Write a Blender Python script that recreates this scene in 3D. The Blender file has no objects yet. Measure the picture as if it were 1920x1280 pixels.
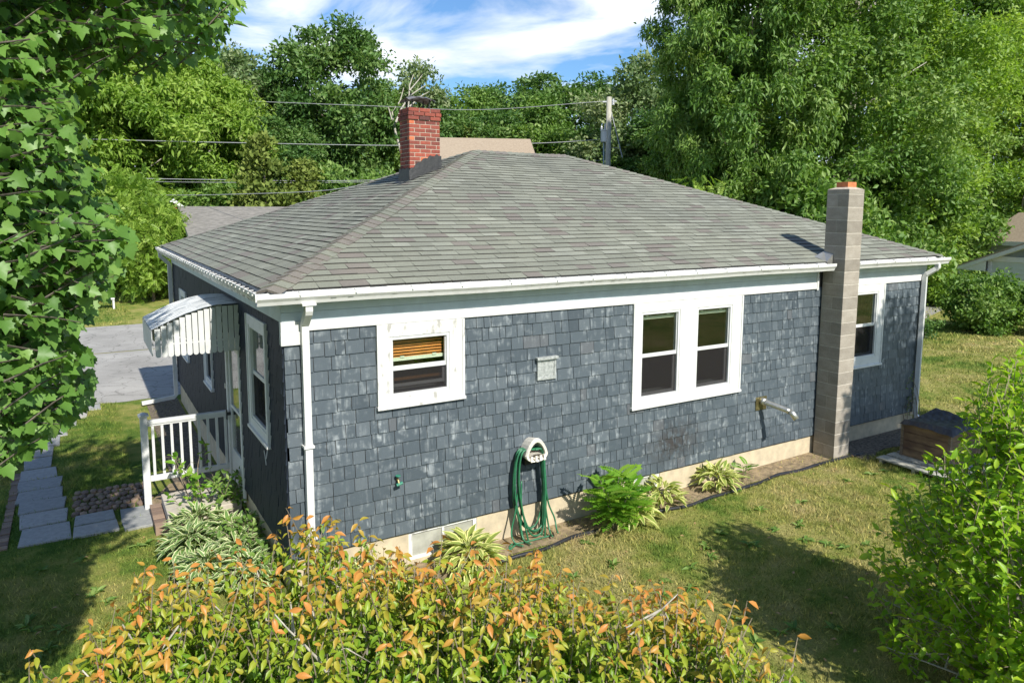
import bpy, math, random
import numpy as np
from mathutils import Vector
R = math.radians
S = bpy.context.scene
COL = S.collection

# ---------------------------------------------------------------- camera
CAM = np.array([-1.7761, -7.5022, 3.7838])
yaw, pit, rol, FPX = 0.543192, -0.122397, 0.0040775, 1364.64
fw = np.array([math.sin(yaw)*math.cos(pit), math.cos(yaw)*math.cos(pit), math.sin(pit)])
rt = np.array([math.cos(yaw), -math.sin(yaw), 0.0]); up_ = np.cross(rt, fw)
r2 = rt*math.cos(rol)+up_*math.sin(rol); u2 = -rt*math.sin(rol)+up_*math.cos(rol)
cam = bpy.data.objects.new('camera', bpy.data.cameras.new('camera')); COL.objects.link(cam)
from mathutils import Matrix
cam.matrix_world = Matrix(((r2[0], u2[0], -fw[0], CAM[0]), (r2[1], u2[1], -fw[1], CAM[1]), (r2[2], u2[2], -fw[2], CAM[2]), (0, 0, 0, 1)))
cam.data.sensor_width = 36; cam.data.lens = FPX/1920*36
cam.data.shift_x = (960-963.36)/1920; cam.data.shift_y = (560.27-640)/1920
cam.data.clip_start = 0.1; cam.data.clip_end = 3000
S.camera = cam

# ---------------------------------------------------------------- sky and sun
SUN_EL, SUN_AZ = 41.0, 176.5           # azimuth from +Y towards +X
w = bpy.data.worlds.new('World'); S.world = w; w.use_nodes = True
nt = w.node_tree; nt.nodes.clear()
out = nt.nodes.new('ShaderNodeOutputWorld'); bg = nt.nodes.new('ShaderNodeBackground')
sky = nt.nodes.new('ShaderNodeTexSky'); sky.sky_type = 'NISHITA'; sky.sun_disc = False
sky.sun_elevation = R(SUN_EL); sky.sun_rotation = R(SUN_AZ); sky.ozone_density = 4.0; sky.air_density = 1.0; sky.dust_density = 0.6
tc = nt.nodes.new('ShaderNodeTexCoord')
mp = nt.nodes.new('ShaderNodeMapping'); mp.inputs['Scale'].default_value = (1.7, 1.7, 6.5); mp.inputs['Location'].default_value = (3.3, .4, 1.3)
mp.inputs['Rotation'].default_value = (R(4), R(-5), 0)
n1 = nt.nodes.new('ShaderNodeTexNoise'); n1.inputs['Scale'].default_value = 1.5; n1.inputs['Detail'].default_value = 9; n1.inputs['Roughness'].default_value = .56
n1.inputs['Distortion'].default_value = .5
cr = nt.nodes.new('ShaderNodeValToRGB'); cr.color_ramp.elements[0].position = .43; cr.color_ramp.elements[1].position = .57
cr.color_ramp.elements[0].color = (0, 0, 0, 1); cr.color_ramp.elements[1].color = (1, 1, 1, 1)
n2 = nt.nodes.new('ShaderNodeTexNoise'); n2.inputs['Scale'].default_value = 3.4; n2.inputs['Detail'].default_value = 6
cc = nt.nodes.new('ShaderNodeValToRGB'); cc.color_ramp.elements[0].position = .3; cc.color_ramp.elements[1].position = .7
cc.color_ramp.elements[0].color = (5.6, 6.3, 7.4, 1); cc.color_ramp.elements[1].color = (9.0, 9.2, 9.6, 1)
mx = nt.nodes.new('ShaderNodeMix'); mx.data_type = 'RGBA'
L_ = nt.links.new
L_(tc.outputs['Generated'], mp.inputs['Vector']); L_(mp.outputs[0], n1.inputs['Vector']); L_(mp.outputs[0], n2.inputs['Vector'])
L_(n1.outputs['Fac'], cr.inputs['Fac']); L_(n2.outputs['Fac'], cc.inputs['Fac'])
sxz = nt.nodes.new('ShaderNodeSeparateXYZ'); L_(tc.outputs['Generated'], sxz.inputs[0])
hr = nt.nodes.new('ShaderNodeValToRGB'); hr.color_ramp.elements[0].position = .30; hr.color_ramp.elements[1].position = .52
hr.color_ramp.elements[0].color = (1, 1, 1, 1); hr.color_ramp.elements[1].color = (.10, .10, .10, 1); L_(sxz.outputs['Z'], hr.inputs['Fac'])
mm = nt.nodes.new('ShaderNodeMix'); mm.data_type = 'RGBA'; mm.blend_type = 'MULTIPLY'; mm.inputs['Factor'].default_value = 1; L_(cr.outputs['Color'], mm.inputs['A']); L_(hr.outputs['Color'], mm.inputs['B'])
L_(mm.outputs['Result'], mx.inputs['Factor']); tn = nt.nodes.new('ShaderNodeMix'); tn.data_type = 'RGBA'; tn.blend_type = 'MULTIPLY'; tn.inputs['Factor'].default_value = 1; tn.inputs['B'].default_value = (.70, .91, 1.06, 1); L_(sky.outputs[0], tn.inputs['A']); L_(tn.outputs['Result'], mx.inputs['A']); L_(cc.outputs['Color'], mx.inputs['B'])
L_(mx.outputs['Result'], bg.inputs['Color']); bg.inputs['Strength'].default_value = 0.108
L_(bg.outputs[0], out.inputs[0])
sl = bpy.data.lights.new('sun', 'SUN'); sl.energy = 4.9; sl.angle = R(.53); sl.color = (1, .95, .86)
so = bpy.data.objects.new('sun', sl); COL.objects.link(so)
sd = Vector((math.sin(R(SUN_AZ))*math.cos(R(SUN_EL)), math.cos(R(SUN_AZ))*math.cos(R(SUN_EL)), math.sin(R(SUN_EL))))
so.rotation_euler = sd.to_track_quat('Z', 'Y').to_euler(); so.location = (0, -20, 30)
S.view_settings.view_transform = 'Standard'; S.view_settings.look = 'None'; S.view_settings.gamma = 1
S.view_settings.exposure = 0.52
S.cycles.use_denoising = True
S.cycles.max_bounces = 6; S.cycles.transparent_max_bounces = 12

# ---------------------------------------------------------------- helpers
def tag(o, label=None, cat=None, group=None, kind=None):
    if label: o['label'] = label
    if cat: o['category'] = cat
    if group: o['group'] = group
    if kind: o['kind'] = kind
    return o
ORG = {}
def empty(name, loc, label, cat, group=None):
    o = bpy.data.objects.new(name, None); COL.objects.link(o); o.location = loc; o.empty_display_size = .2
    ORG[o.name] = np.array(loc, float)
    return tag(o, label, cat, group)
def org(parent):
    return ORG.get(parent.name, np.zeros(3)) if parent else np.zeros(3)
def link(name, me, mat, parent):
    o = bpy.data.objects.new(name, me); COL.objects.link(o)
    for m in (mat if isinstance(mat, (list, tuple)) else [mat]): me.materials.append(m)
    if parent: o.parent = parent; ORG[o.name] = org(parent)
    return o
class MB:
    def __init__(s): s.v = []; s.f = []; s.a = []; s.m = []
    def face(s, pts, var=.5, mi=0):
        b = len(s.v); s.v += [tuple(p) for p in pts]; s.f.append(tuple(range(b, b+len(pts)))); s.a.append(var); s.m.append(mi)
    def poly(s, vs, fs, var=.5, mi=0):
        b = len(s.v); s.v += [tuple(p) for p in vs]
        for f in fs: s.f.append(tuple(i+b for i in f)); s.a.append(var); s.m.append(mi)
    def hexa(s, p, var=.5, mi=0):   # 8 points: bottom 4 ccw, top 4
        s.poly(p, [(3, 2, 1, 0), (4, 5, 6, 7), (0, 1, 5, 4), (1, 2, 6, 5), (2, 3, 7, 6), (3, 0, 4, 7)], var, mi)
    def box(s, a, b, var=.5, mi=0):
        x0, x1 = sorted((a[0], b[0])); y0, y1 = sorted((a[1], b[1])); z0, z1 = sorted((a[2], b[2]))
        s.hexa([(x0, y0, z0), (x1, y0, z0), (x1, y1, z0), (x0, y1, z0), (x0, y0, z1), (x1, y0, z1), (x1, y1, z1), (x0, y1, z1)], var, mi)
    def tube(s, pts, r, n=8, var=.5, cap=True, flat=None):
        pts = [Vector(p) for p in pts]; rs = r if isinstance(r, (list, tuple)) else [r]*len(pts)
        b = len(s.v); prev = None
        for i, p in enumerate(pts):
            d = (pts[min(i+1, len(pts)-1)]-pts[max(i-1, 0)]).normalized()
            if prev is None: a = d.orthogonal().normalized() if flat is None else (Vector(flat)-d*d.dot(Vector(flat))).normalized()
            else: a = (prev-d*d.dot(prev)).normalized()
            prev = a; c = d.cross(a)
            for k in range(n):
                t = 2*math.pi*(k+(.5 if n == 4 else 0))/n
                s.v.append(tuple(p+(a*math.cos(t)+c*math.sin(t))*rs[i]))
        for i in range(len(pts)-1):
            for k in range(n):
                s.f.append((b+i*n+k, b+i*n+(k+1) % n, b+(i+1)*n+(k+1) % n, b+(i+1)*n+k)); s.a.append(var); s.m.append(0)
        if cap:
            s.f.append(tuple(b+k for k in reversed(range(n)))); s.a.append(var); s.m.append(0)
            s.f.append(tuple(b+(len(pts)-1)*n+k for k in range(n))); s.a.append(var); s.m.append(0)
    def lathe(s, c, prof, n=16, var=.5):
        b = len(s.v)
        for r, z in prof:
            for k in range(n):
                t = 2*math.pi*k/n; s.v.append((c[0]+r*math.cos(t), c[1]+r*math.sin(t), c[2]+z))
        for i in range(len(prof)-1):
            for k in range(n):
                s.f.append((b+i*n+k, b+i*n+(k+1) % n, b+(i+1)*n+(k+1) % n, b+(i+1)*n+k)); s.a.append(var); s.m.append(0)
        s.f.append(tuple(b+k for k in reversed(range(n)))); s.a.append(var); s.m.append(0)
        s.f.append(tuple(b+(len(prof)-1)*n+k for k in range(n))); s.a.append(var); s.m.append(0)
    def build(s, name, mat, parent=None, bevel=0, smooth=False):
        o = org(parent); me = bpy.data.meshes.new(name)
        v = [(p[0]-o[0], p[1]-o[1], p[2]-o[2]) for p in s.v]
        me.from_pydata(v, [], s.f); 
        at = me.attributes.new('var', 'FLOAT', 'FACE'); at.data.foreach_set('value', s.a)
        me.polygons.foreach_set('material_index', s.m)
        if smooth: me.polygons.foreach_set('use_smooth', [True]*len(s.f))
        me.update()
        ob = link(name, me, mat, parent)
        if bevel:
            b = ob.modifiers.new('bevel', 'BEVEL'); b.width = bevel; b.segments = 2; b.limit_method = 'ANGLE'
        return ob
def fastmesh(name, V, F, A, mat, parent=None, B=None, smooth=False):
    """V (n,3), F (m,k) array or list of arrays, A per face"""
    Fs = F if isinstance(F, list) else [F]
    me = bpy.data.meshes.new(name)
    V = np.asarray(V, np.float32)-org(parent).astype(np.float32)
    me.vertices.add(len(V)); me.vertices.foreach_set('co', V.ravel())
    nl = sum(f.size for f in Fs); nf = sum(len(f) for f in Fs)
    me.loops.add(nl); me.loops.foreach_set('vertex_index', np.concatenate([f.ravel() for f in Fs]).astype(np.int32))
    me.polygons.add(nf)
    tot = np.concatenate([np.full(len(f), f.shape[1]) for f in Fs]); st = np.concatenate([[0], np.cumsum(tot)[:-1]])
    me.polygons.foreach_set('loop_start', st.astype(np.int32))
    me.update(calc_edges=True)
    at = me.attributes.new('var', 'FLOAT', 'FACE'); at.data.foreach_set('value', np.asarray(A, np.float32))
    if B is not None:
        at = me.attributes.new('hue', 'FLOAT', 'FACE'); at.data.foreach_set('value', np.asarray(B, np.float32))
    if smooth: me.polygons.foreach_set('use_smooth', np.ones(nf, bool))
    return link(name, me, mat, parent)
# leaf templates: verts (width x, length y, normal z), quads only
def grid_leaf(prof, droop=.15, fold=.12, margin=False):
    """prof: list of (t along 0..1, half width).  strips left/right (2 columns, 4 with margin)"""
    cols = [-1, -.62, 0, .62, 1] if margin else [-1, 0, 1]
    V = []; F = []; H = []
    for t, wd in prof:
        for c in cols: V.append((c*wd, t, abs(c)*wd*fold*4-droop*t*t))
    n = len(cols)
    for i in range(len(prof)-1):
        for k in range(n-1):
            F.append((i*n+k, i*n+k+1, (i+1)*n+k+1, (i+1)*n+k)); H.append(1.0 if margin and k in (0, n-2) else 0.0)
    return np.array(V, float), np.array(F), np.array(H)
OV = grid_leaf([(0, .01), (.25, .19), (.55, .23), (.8, .13), (1, .005)], .18)
OVN = grid_leaf([(0, .01), (.22, .13), (.52, .18), (.8, .09), (1, .004)], .34, .16)
OVM = grid_leaf([(0, .01), (.25, .17), (.55, .22), (.8, .12), (1, .005)], .32, .16)
OVS = grid_leaf([(0, .02), (.45, .26), (1, .01)], .12)
HOSTA = grid_leaf([(0, .02), (.25, .10), (.5, .17), (.75, .13), (1, .005)], .55, .1, True)
CARD = (np.array([(-.32, .35, .06), (0, 0, 0), (.32, .4, .06), (0, 1, -.12)], float), np.array([(0, 1, 2, 3)]), np.zeros(1))
def maple():
    pts = [(0, 0), (.2, .0), (.44, -.04), (.44, .15), (.64, .28), (.50, .40), (.50, .64), (.30, .60), (.18, .78), (0, 1.02)]
    full = [(x, y) for x, y in pts]
    V = [(0, .3, -.06)]; 
    right = [(x, y, abs(x)*.24-.5*max(0, y-.3)**2) for x, y in full]; left = [(-x, y, z) for x, y, z in right[1:-1]]
    V += right+left[::-1]; n = len(V)-1; F = []
    ring = list(range(1, n+1))
    for i in range(0, n, 2): F.append((0, ring[i], ring[(i+1) % n], ring[(i+2) % n]))
    return np.array(V, float), np.array(F), np.zeros(len(F))
MAPLE = maple()
def frond(npair=7, lw=.24, ll=.34, droop=.35):
    V = []; F = []
    for i in range(npair):
        t = .18+.76*i/(npair-1); z = -droop*t*t
        for sgn in (-1, 1):
            b = len(V); s_ = ll*(1-.45*abs(t-.45))
            ax = np.array([sgn*.88, .46, -.22]); pr = np.array([-.46*sgn, .88, 0])*lw*.5
            p0 = np.array([0, t, z]); V += [p0, p0+ax*s_*.45-pr*.9, p0+ax*s_, p0+ax*s_*.5+pr*.9]
            F.append((b, b+1, b+2, b+3))
    b = len(V); V += [np.array([0, .92, -droop*.85]), np.array([-.1, 1.08, -droop]), np.array([0, 1.25, -droop*1.3]), np.array([.1, 1.08, -droop])]; F.append((b, b+1, b+2, b+3))
    b = len(V); V += [np.array([-.012, 0, 0]), np.array([.012, 0, 0]), np.array([.008, .95, -droop*.9]), np.array([-.008, .95, -droop*.9])]; F.append((b, b+1, b+2, b+3))
    return np.array(V, float), np.array(F), np.zeros(len(F))
FROND = frond(8, .17, .36, .4); FROND5 = frond(6, .17, .34, .45)
def norm(a): return a/np.maximum(np.linalg.norm(a, axis=-1, keepdims=True), 1e-9)
def place(tpl, T, A, N, Sz, var):
    """T positions, A axis dirs, N normals, Sz scale; returns V,F,var,hue"""
    V0, F0, H0 = tpl; k = len(T)
    Y = norm(A); X = norm(np.cross(Y, N)); Z = np.cross(X, Y)
    M = np.stack([X, Y, Z], axis=1)*np.asarray(Sz)[:, None, None]
    V = np.einsum('ni,kij->knj', V0, M)+T[:, None, :]
    F = F0[None]+(np.arange(k)*len(V0))[:, None, None]
    return V.reshape(-1, 3), F.reshape(-1, F0.shape[1]), np.repeat(var, len(F0)), np.tile(H0, k)
def rdir(rng, n, zb=0):
    d = rng.normal(size=(n, 3)); d[:, 2] += zb; return norm(d)

# ---------------------------------------------------------------- materials
def newmat(name):
    m = bpy.data.materials.new(name); m.use_nodes = True; t = m.node_tree
    return m, t, t.nodes['Principled BSDF'], t.nodes.new, t.links.new
def ramp(t, stops):
    r = t.nodes.new('ShaderNodeValToRGB'); e = r.color_ramp.elements
    while len(e) < len(stops): e.new(.5)
    for i, (p, c) in enumerate(stops): e[i].position = p; e[i].color = (*c, 1)
    return r
def noise(t, scale, detail=4, rough=.55, stretch=None, world=True):
    n = t.nodes.new('ShaderNodeTexNoise'); n.inputs['Scale'].default_value = scale; n.inputs['Detail'].default_value = detail; n.inputs['Roughness'].default_value = rough
    g = t.nodes.new('ShaderNodeNewGeometry' if world else 'ShaderNodeTexCoord')
    src = g.outputs['Position'] if world else g.outputs['Object']
    if stretch:
        m = t.nodes.new('ShaderNodeMapping'); m.inputs['Scale'].default_value = stretch; t.links.new(src, m.inputs['Vector']); src = m.outputs[0]
    t.links.new(src, n.inputs['Vector']); return n
def mixc(t, fac, a, b, mode='MIX'):
    m = t.nodes.new('ShaderNodeMix'); m.data_type = 'RGBA'; m.blend_type = mode
    for s_, v in (('Factor', fac), ('A', a), ('B', b)):
        if isinstance(v, (int, float)): m.inputs[s_].default_value = v
        elif isinstance(v, tuple): m.inputs[s_].default_value = (*v, 1)
        else: t.links.new(v, m.inputs[s_])
    return m.outputs['Result']
def attr(t, n='var'):
    a = t.nodes.new('ShaderNodeAttribute'); a.attribute_name = n; return a.outputs['Fac']
def bump(t, p, h, st=.3, dist=.01):
    b = t.nodes.new('ShaderNodeBump'); b.inputs['Strength'].default_value = st; b.inputs['Distance'].default_value = dist
    t.links.new(h, b.inputs['Height']); t.links.new(b.outputs[0], p.inputs['Normal'])
def simple(name, c, rough=.6, var=.12, scale=6, metal=0, bmp=0, c2=None, stretch=None, lo=.35, hi=.65, detail=5):
    m, t, p, N, K = newmat(name)
    n = noise(t, scale, detail, .6, stretch)
    if c2 is None: c2 = tuple(x*(1-var*2.2) for x in c)
    r = ramp(t, [(lo, c2), (hi, c)]); K(n.outputs['Fac'], r.inputs['Fac']); K(r.outputs['Color'], p.inputs['Base Color'])
    p.inputs['Roughness'].default_value = rough; p.inputs['Metallic'].default_value = metal
    if bmp: bump(t, p, n.outputs['Fac'], bmp)
    return m
def leafmat(name, c1, c2, c3=None, margin=None, trans=.35, rough=.45, pos=(0, .55, 1)):
    m, t, p, N, K = newmat(name)
    r = ramp(t, [(pos[0], c1), (pos[1], c2)]+([(pos[2], c3)] if c3 else [])); K(attr(t), r.inputs['Fac']); c = r.outputs['Color']
    if margin: c = mixc(t, attr(t, 'hue'), c, margin)
    K(c, p.inputs['Base Color']); p.inputs['Roughness'].default_value = rough; p.inputs['Specular IOR Level'].default_value = .35
    tr = N('ShaderNodeBsdfTranslucent'); K(mixc(t, 1.0, c, (1.25, 1.35, .55), 'MULTIPLY'), tr.inputs['Color'])
    ms = N('ShaderNodeMixShader'); ms.inputs[0].default_value = trans; K(p.outputs[0], ms.inputs[1]); K(tr.outputs[0], ms.inputs[2])
    K(ms.outputs[0], t.nodes['Material Output'].inputs['Surface']); return m
M = {}
M['white'] = simple('white paint', (.63, .63, .61), .5, .10, 9, bmp=.05, c2=(.52, .52, .50), lo=.25, hi=.5)
M['whiteold'] = simple('peeling white paint', (.62, .62, .60), .6, .2, 14, bmp=.2, c2=(.36, .35, .32), lo=.33, hi=.44, stretch=(1, 1, .35))
M['vinyl'] = simple('white vinyl', (.62, .63, .62), .4, .06, 5)
M['gutterdirty'] = simple('mildewed white metal', (.70, .70, .68), .5, .3, 22, bmp=.1, c2=(.10, .10, .085), lo=.40, hi=.50)
M['frieze'] = simple('shade-tinted white frieze', (.50, .57, .60), .55, .06, 6)  # white boards under the eave, their blue-grey shade mixed into the base colour
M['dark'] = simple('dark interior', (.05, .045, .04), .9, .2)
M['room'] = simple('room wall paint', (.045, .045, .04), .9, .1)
M['debris'] = simple('rotting leaves', (.06, .05, .035), .95, .3, 40, bmp=.5, c2=(.015, .013, .01))
M['tan'] = simple('painted concrete foundation', (.56, .47, .32), .85, .14, 5, bmp=.25, c2=(.40, .34, .24), detail=8)
M['mulch'] = simple('dark mulch', (.19, .155, .11), .95, .3, 22, bmp=.6, c2=(.07, .055, .04), lo=.4, hi=.6)
M['tar'] = simple('roofing tar', (.022, .023, .023), .5, .3, 16, bmp=.5, c2=(.015, .016, .016))
M['metal'] = simple('galvanised metal', (.62, .61, .56), .35, .1, 20, metal=.8)
M['rustmetal'] = simple('rusty metal lid', (.35, .34, .33), .45, .3, 12, metal=.5, c2=(.10, .06, .04))
M['blackmetal'] = simple('black iron', (.02, .02, .02), .5, .2)
M['blind'] = simple('wooden blind', (.75, .30, .08), .45, .1, 10)
M['blindrail'] = simple('pale rail', (.75, .78, .60), .5, .05)
M['terra'] = simple('terracotta', (.62, .20, .07), .8, .15, 20, c2=(.40, .13, .05))
M['brick'] = None
M['asphalt'] = None
M['stone'] = None
M['wood'] = simple('weathered wood', (.22, .17, .12), .8, .25, 4, bmp=.3, c2=(.09, .065, .045), stretch=(1, 1, 6))
M['greywood'] = simple('grey pole wood', (.46, .45, .38), .85, .2, 5, bmp=.4, c2=(.26, .25, .20), stretch=(6, 6, .5))
M['bark'] = simple('bark', (.17, .14, .11), .9, .3, 8, bmp=.8, c2=(.06, .05, .04), stretch=(3, 3, .6))
M['palebark'] = simple('pale bark', (.46, .43, .36), .85, .2, 8, bmp=.4, c2=(.25, .23, .19), stretch=(3, 3, .8))
M['twig'] = simple('twig bark', (.28, .23, .16), .85, .2, 12)
M['hose'] = simple('green rubber hose', (.03, .17, .08), .4, .15, 8)
M['plasticblack'] = simple('black plastic edging', (.025, .025, .03), .35, .2, 8)
M['cream'] = simple('cream plastic', (.74, .70, .62), .45, .08, 8)
M['brass'] = simple('brass', (.35, .30, .14), .35, .2, 20, metal=.8)
M['wire'] = simple('cable', (.30, .31, .32), .5, .1)
M['tarp'] = simple('black tarp', (.045, .045, .05), .55, .3, 3, bmp=.5, c2=(.015, .015, .018), stretch=(1, 4, 1))
M['redbarn'] = simple('red barn boards', (.50, .06, .04), .8, .1)
M['brownroof'] = simple('brown shingle roof', (.36, .29, .21), .9, .15, 9, bmp=.3, c2=(.27, .21, .15), stretch=(1, 1, 5))
M['greyroof'] = simple('grey shingle roof', (.23, .215, .195), .9, .15, 4, bmp=.3, c2=(.13, .125, .11), stretch=(1, 3, 1))
M['siding'] = simple('sage siding', (.52, .57, .52), .7, .05, 3)
M['gablesiding'] = simple('grey gable siding', (.22, .25, .25), .7, .08, 3)
M['ceramic'] = simple('grey ceramic', (.55, .57, .58), .3, .05)
# glass
m, t, p, N, K = newmat('window glass')
tr = N('ShaderNodeBsdfTransparent'); gl = N('ShaderNodeBsdfGlossy'); gl.inputs['Roughness'].default_value = .015; lw = N('ShaderNodeLayerWeight'); lw.inputs['Blend'].default_value = .5; pw = N('ShaderNodeMath'); pw.operation = 'POWER'; pw.inputs[1].default_value = 4.0; K(lw.outputs['Facing'], pw.inputs[0]); fr = N('ShaderNodeMath'); fr.operation = 'MULTIPLY_ADD'; fr.inputs[1].default_value = .90; fr.inputs[2].default_value = .06; K(pw.outputs[0], fr.inputs[0])
tr.inputs['Color'].default_value = (.90, .93, .91, 1)
ms = N('ShaderNodeMixShader'); K(fr.outputs[0], ms.inputs[0]); K(tr.outputs[0], ms.inputs[1]); K(gl.outputs[0], ms.inputs[2]); K(ms.outputs[0], t.nodes['Material Output'].inputs['Surface'])
M['glass'] = m
# insect screen: dark mesh, half see-through
m, t, p, N, K = newmat('insect screen')
tr = N('ShaderNodeBsdfTransparent'); df = N('ShaderNodeBsdfDiffuse'); df.inputs['Color'].default_value = (.03, .028, .028, 1)
ms = N('ShaderNodeMixShader'); ms.inputs[0].default_value = .5; K(tr.outputs[0], ms.inputs[1]); K(df.outputs[0], ms.inputs[2]); K(ms.outputs[0], t.nodes['Material Output'].inputs['Surface'])
M['screen'] = m
# wall shingles
m, t, p, N, K = newmat('navy cedar shingles')
r = ramp(t, [(0, (.047, .062, .075)), (.5, (.068, .087, .102)), (.9, (.094, .114, .129)), (1, (.09, .10, .11))]); K(attr(t), r.inputs['Fac'])
st = noise(t, 1, 6, .6, (26, 26, 2.2)); big = noise(t, 2.1, 4, .6); b3 = noise(t, 9, 3, .5, (1, 1, 1.2))
sr = ramp(t, [(.45, (0, 0, 0)), (.68, (1, 1, 1))]); K(st.outputs['Fac'], sr.inputs['Fac'])
br = ramp(t, [(.38, (.06, .06, .06)), (.62, (.62, .62, .62))]); K(big.outputs['Fac'], br.inputs['Fac'])
b3r = ramp(t, [(.45, (0, 0, 0)), (.62, (1, 1, 1))]); K(b3.outputs['Fac'], b3r.inputs['Fac'])
pr = mixc(t, 1.0, sr.outputs['Color'], br.outputs['Color'], 'MULTIPLY'); pr = mixc(t, 1.0, pr, b3r.outputs['Color'], 'MULTIPLY')
c = mixc(t, pr, r.outputs['Color'], (.46, .50, .51))
# soot / mildew stain low on the wall below the double window, thin dark edge wear
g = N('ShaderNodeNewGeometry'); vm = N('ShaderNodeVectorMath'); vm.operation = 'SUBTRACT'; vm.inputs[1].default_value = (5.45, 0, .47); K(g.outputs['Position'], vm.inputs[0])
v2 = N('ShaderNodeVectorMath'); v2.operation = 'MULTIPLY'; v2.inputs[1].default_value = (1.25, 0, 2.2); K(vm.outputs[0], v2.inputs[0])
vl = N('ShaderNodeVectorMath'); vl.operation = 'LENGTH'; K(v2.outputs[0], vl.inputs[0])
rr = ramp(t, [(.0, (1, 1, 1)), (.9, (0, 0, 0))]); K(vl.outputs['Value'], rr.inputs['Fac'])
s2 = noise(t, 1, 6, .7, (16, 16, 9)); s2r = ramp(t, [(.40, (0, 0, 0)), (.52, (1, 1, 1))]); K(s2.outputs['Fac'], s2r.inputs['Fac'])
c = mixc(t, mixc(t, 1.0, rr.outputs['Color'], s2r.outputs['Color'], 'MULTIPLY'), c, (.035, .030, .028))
K(c, p.inputs['Base Color']); p.inputs['Roughness'].default_value = .5; p.inputs['Specular IOR Level'].default_value = .45
fine = noise(t, 1, 4, .6, (120, 120, 6)); bump(t, p, fine.outputs['Fac'], .35, .004); M['wall'] = m
M['wallshade'] = simple('shade-darkened navy shingles', (.024, .032, .046), .6, .12, 1, stretch=(30, 30, 3), c2=(.014, .020, .031), bmp=.15)  # left wall's copy of the navy shingles, with its shade put into the colour
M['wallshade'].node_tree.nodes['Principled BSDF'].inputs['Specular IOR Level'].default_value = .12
# roof shingles
m, t, p, N, K = newmat('asphalt roof shingles')
r = ramp(t, [(0, (.172, .155, .135)), (.15, (.185, .170, .147)), (.2, (.180, .188, .150)), (.6, (.208, .216, .174)), (.85, (.230, .240, .194)), (1, (.264, .274, .226))]); K(attr(t), r.inputs['Fac'])
n = noise(t, 90, 3, .7); nr = ramp(t, [(.3, (.72, .72, .72)), (.7, (1.2, 1.2, 1.2))]); K(n.outputs['Fac'], nr.inputs['Fac'])
n3 = noise(t, .7, 4, .6); n3r = ramp(t, [(.3, (.86, .86, .87)), (.7, (1.08, 1.07, 1.04))]); K(n3.outputs['Fac'], n3r.inputs['Fac'])
c = mixc(t, 1.0, r.outputs['Color'], nr.outputs['Color'], 'MULTIPLY'); c = mixc(t, 1.0, c, n3r.outputs['Color'], 'MULTIPLY')
K(c, p.inputs['Base Color']); p.inputs['Roughness'].default_value = .9; bump(t, p, n.outputs['Fac'], .5, .004); M['roof'] = m
# bricks
m, t, p, N, K = newmat('red brick')
r = ramp(t, [(0, (.10, .035, .03)), (.4, (.22, .055, .038)), (.75, (.34, .08, .048)), (1, (.52, .14, .06))]); K(attr(t), r.inputs['Fac'])
n = noise(t, 30, 5, .65); nr = ramp(t, [(.3, (.7, .7, .7)), (.7, (1.12, 1.1, 1.1))]); K(n.outputs['Fac'], nr.inputs['Fac'])
K(mixc(t, 1.0, r.outputs['Color'], nr.outputs['Color'], 'MULTIPLY'), p.inputs['Base Color']); p.inputs['Roughness'].default_value = .85; bump(t, p, n.outputs['Fac'], .4, .004); M['brick'] = m
M['mortar'] = simple('mortar', (.50, .43, .34), .9, .12, 25, bmp=.3)
m, t, p, N, K = newmat('concrete block')
r = ramp(t, [(0, (.235, .21, .175)), (.5, (.31, .28, .235)), (1, (.39, .35, .295))]); K(attr(t), r.inputs['Fac'])
n = noise(t, 55, 5, .7); nr = ramp(t, [(.3, (.8, .8, .8)), (.7, (1.1, 1.1, 1.1))]); K(n.outputs['Fac'], nr.inputs['Fac'])
n4 = noise(t, 5, 4, .6, (1, 1, 2)); n4r = ramp(t, [(.3, (.82, .80, .78)), (.7, (1.08, 1.08, 1.08))]); K(n4.outputs['Fac'], n4r.inputs['Fac'])
c = mixc(t, 1.0, r.outputs['Color'], nr.outputs['Color'], 'MULTIPLY'); c = mixc(t, 1.0, c, n4r.outputs['Color'], 'MULTIPLY')
K(c, p.inputs['Base Color']); p.inputs['Roughness'].default_value = .95; bump(t, p, n.outputs['Fac'], .5, .004); M['block'] = m
# grass colour, shared by ground and blades
def grasscol(t):
    a = noise(t, .42, 6, .62, (1, 1, 0)); b = noise(t, 2.6, 5, .65, (1, 1, 0))
    m_ = mixc(t, .42, a.outputs['Fac'], b.outputs['Fac'])
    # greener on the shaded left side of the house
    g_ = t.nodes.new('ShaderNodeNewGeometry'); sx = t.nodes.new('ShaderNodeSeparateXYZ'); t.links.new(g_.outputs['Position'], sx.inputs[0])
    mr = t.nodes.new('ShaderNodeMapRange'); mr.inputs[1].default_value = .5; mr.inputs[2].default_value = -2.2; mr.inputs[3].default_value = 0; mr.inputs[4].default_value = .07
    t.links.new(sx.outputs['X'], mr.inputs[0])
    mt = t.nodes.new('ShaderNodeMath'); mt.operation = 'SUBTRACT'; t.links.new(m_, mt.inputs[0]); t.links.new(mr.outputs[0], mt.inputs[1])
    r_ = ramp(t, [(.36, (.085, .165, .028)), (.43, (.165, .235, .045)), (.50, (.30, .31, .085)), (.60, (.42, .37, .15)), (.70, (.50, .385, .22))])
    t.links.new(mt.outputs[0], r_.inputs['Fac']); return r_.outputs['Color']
m, t, p, N, K = newmat('lawn ground')
f = noise(t, 45, 6, .75); fr_ = ramp(t, [(.3, (.55, .55, .5)), (.7, (1.15, 1.15, 1.1))]); K(f.outputs['Fac'], fr_.inputs['Fac'])
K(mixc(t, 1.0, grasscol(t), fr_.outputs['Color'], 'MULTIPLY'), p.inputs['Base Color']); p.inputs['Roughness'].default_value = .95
p.inputs['Specular IOR Level'].default_value = .1
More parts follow.
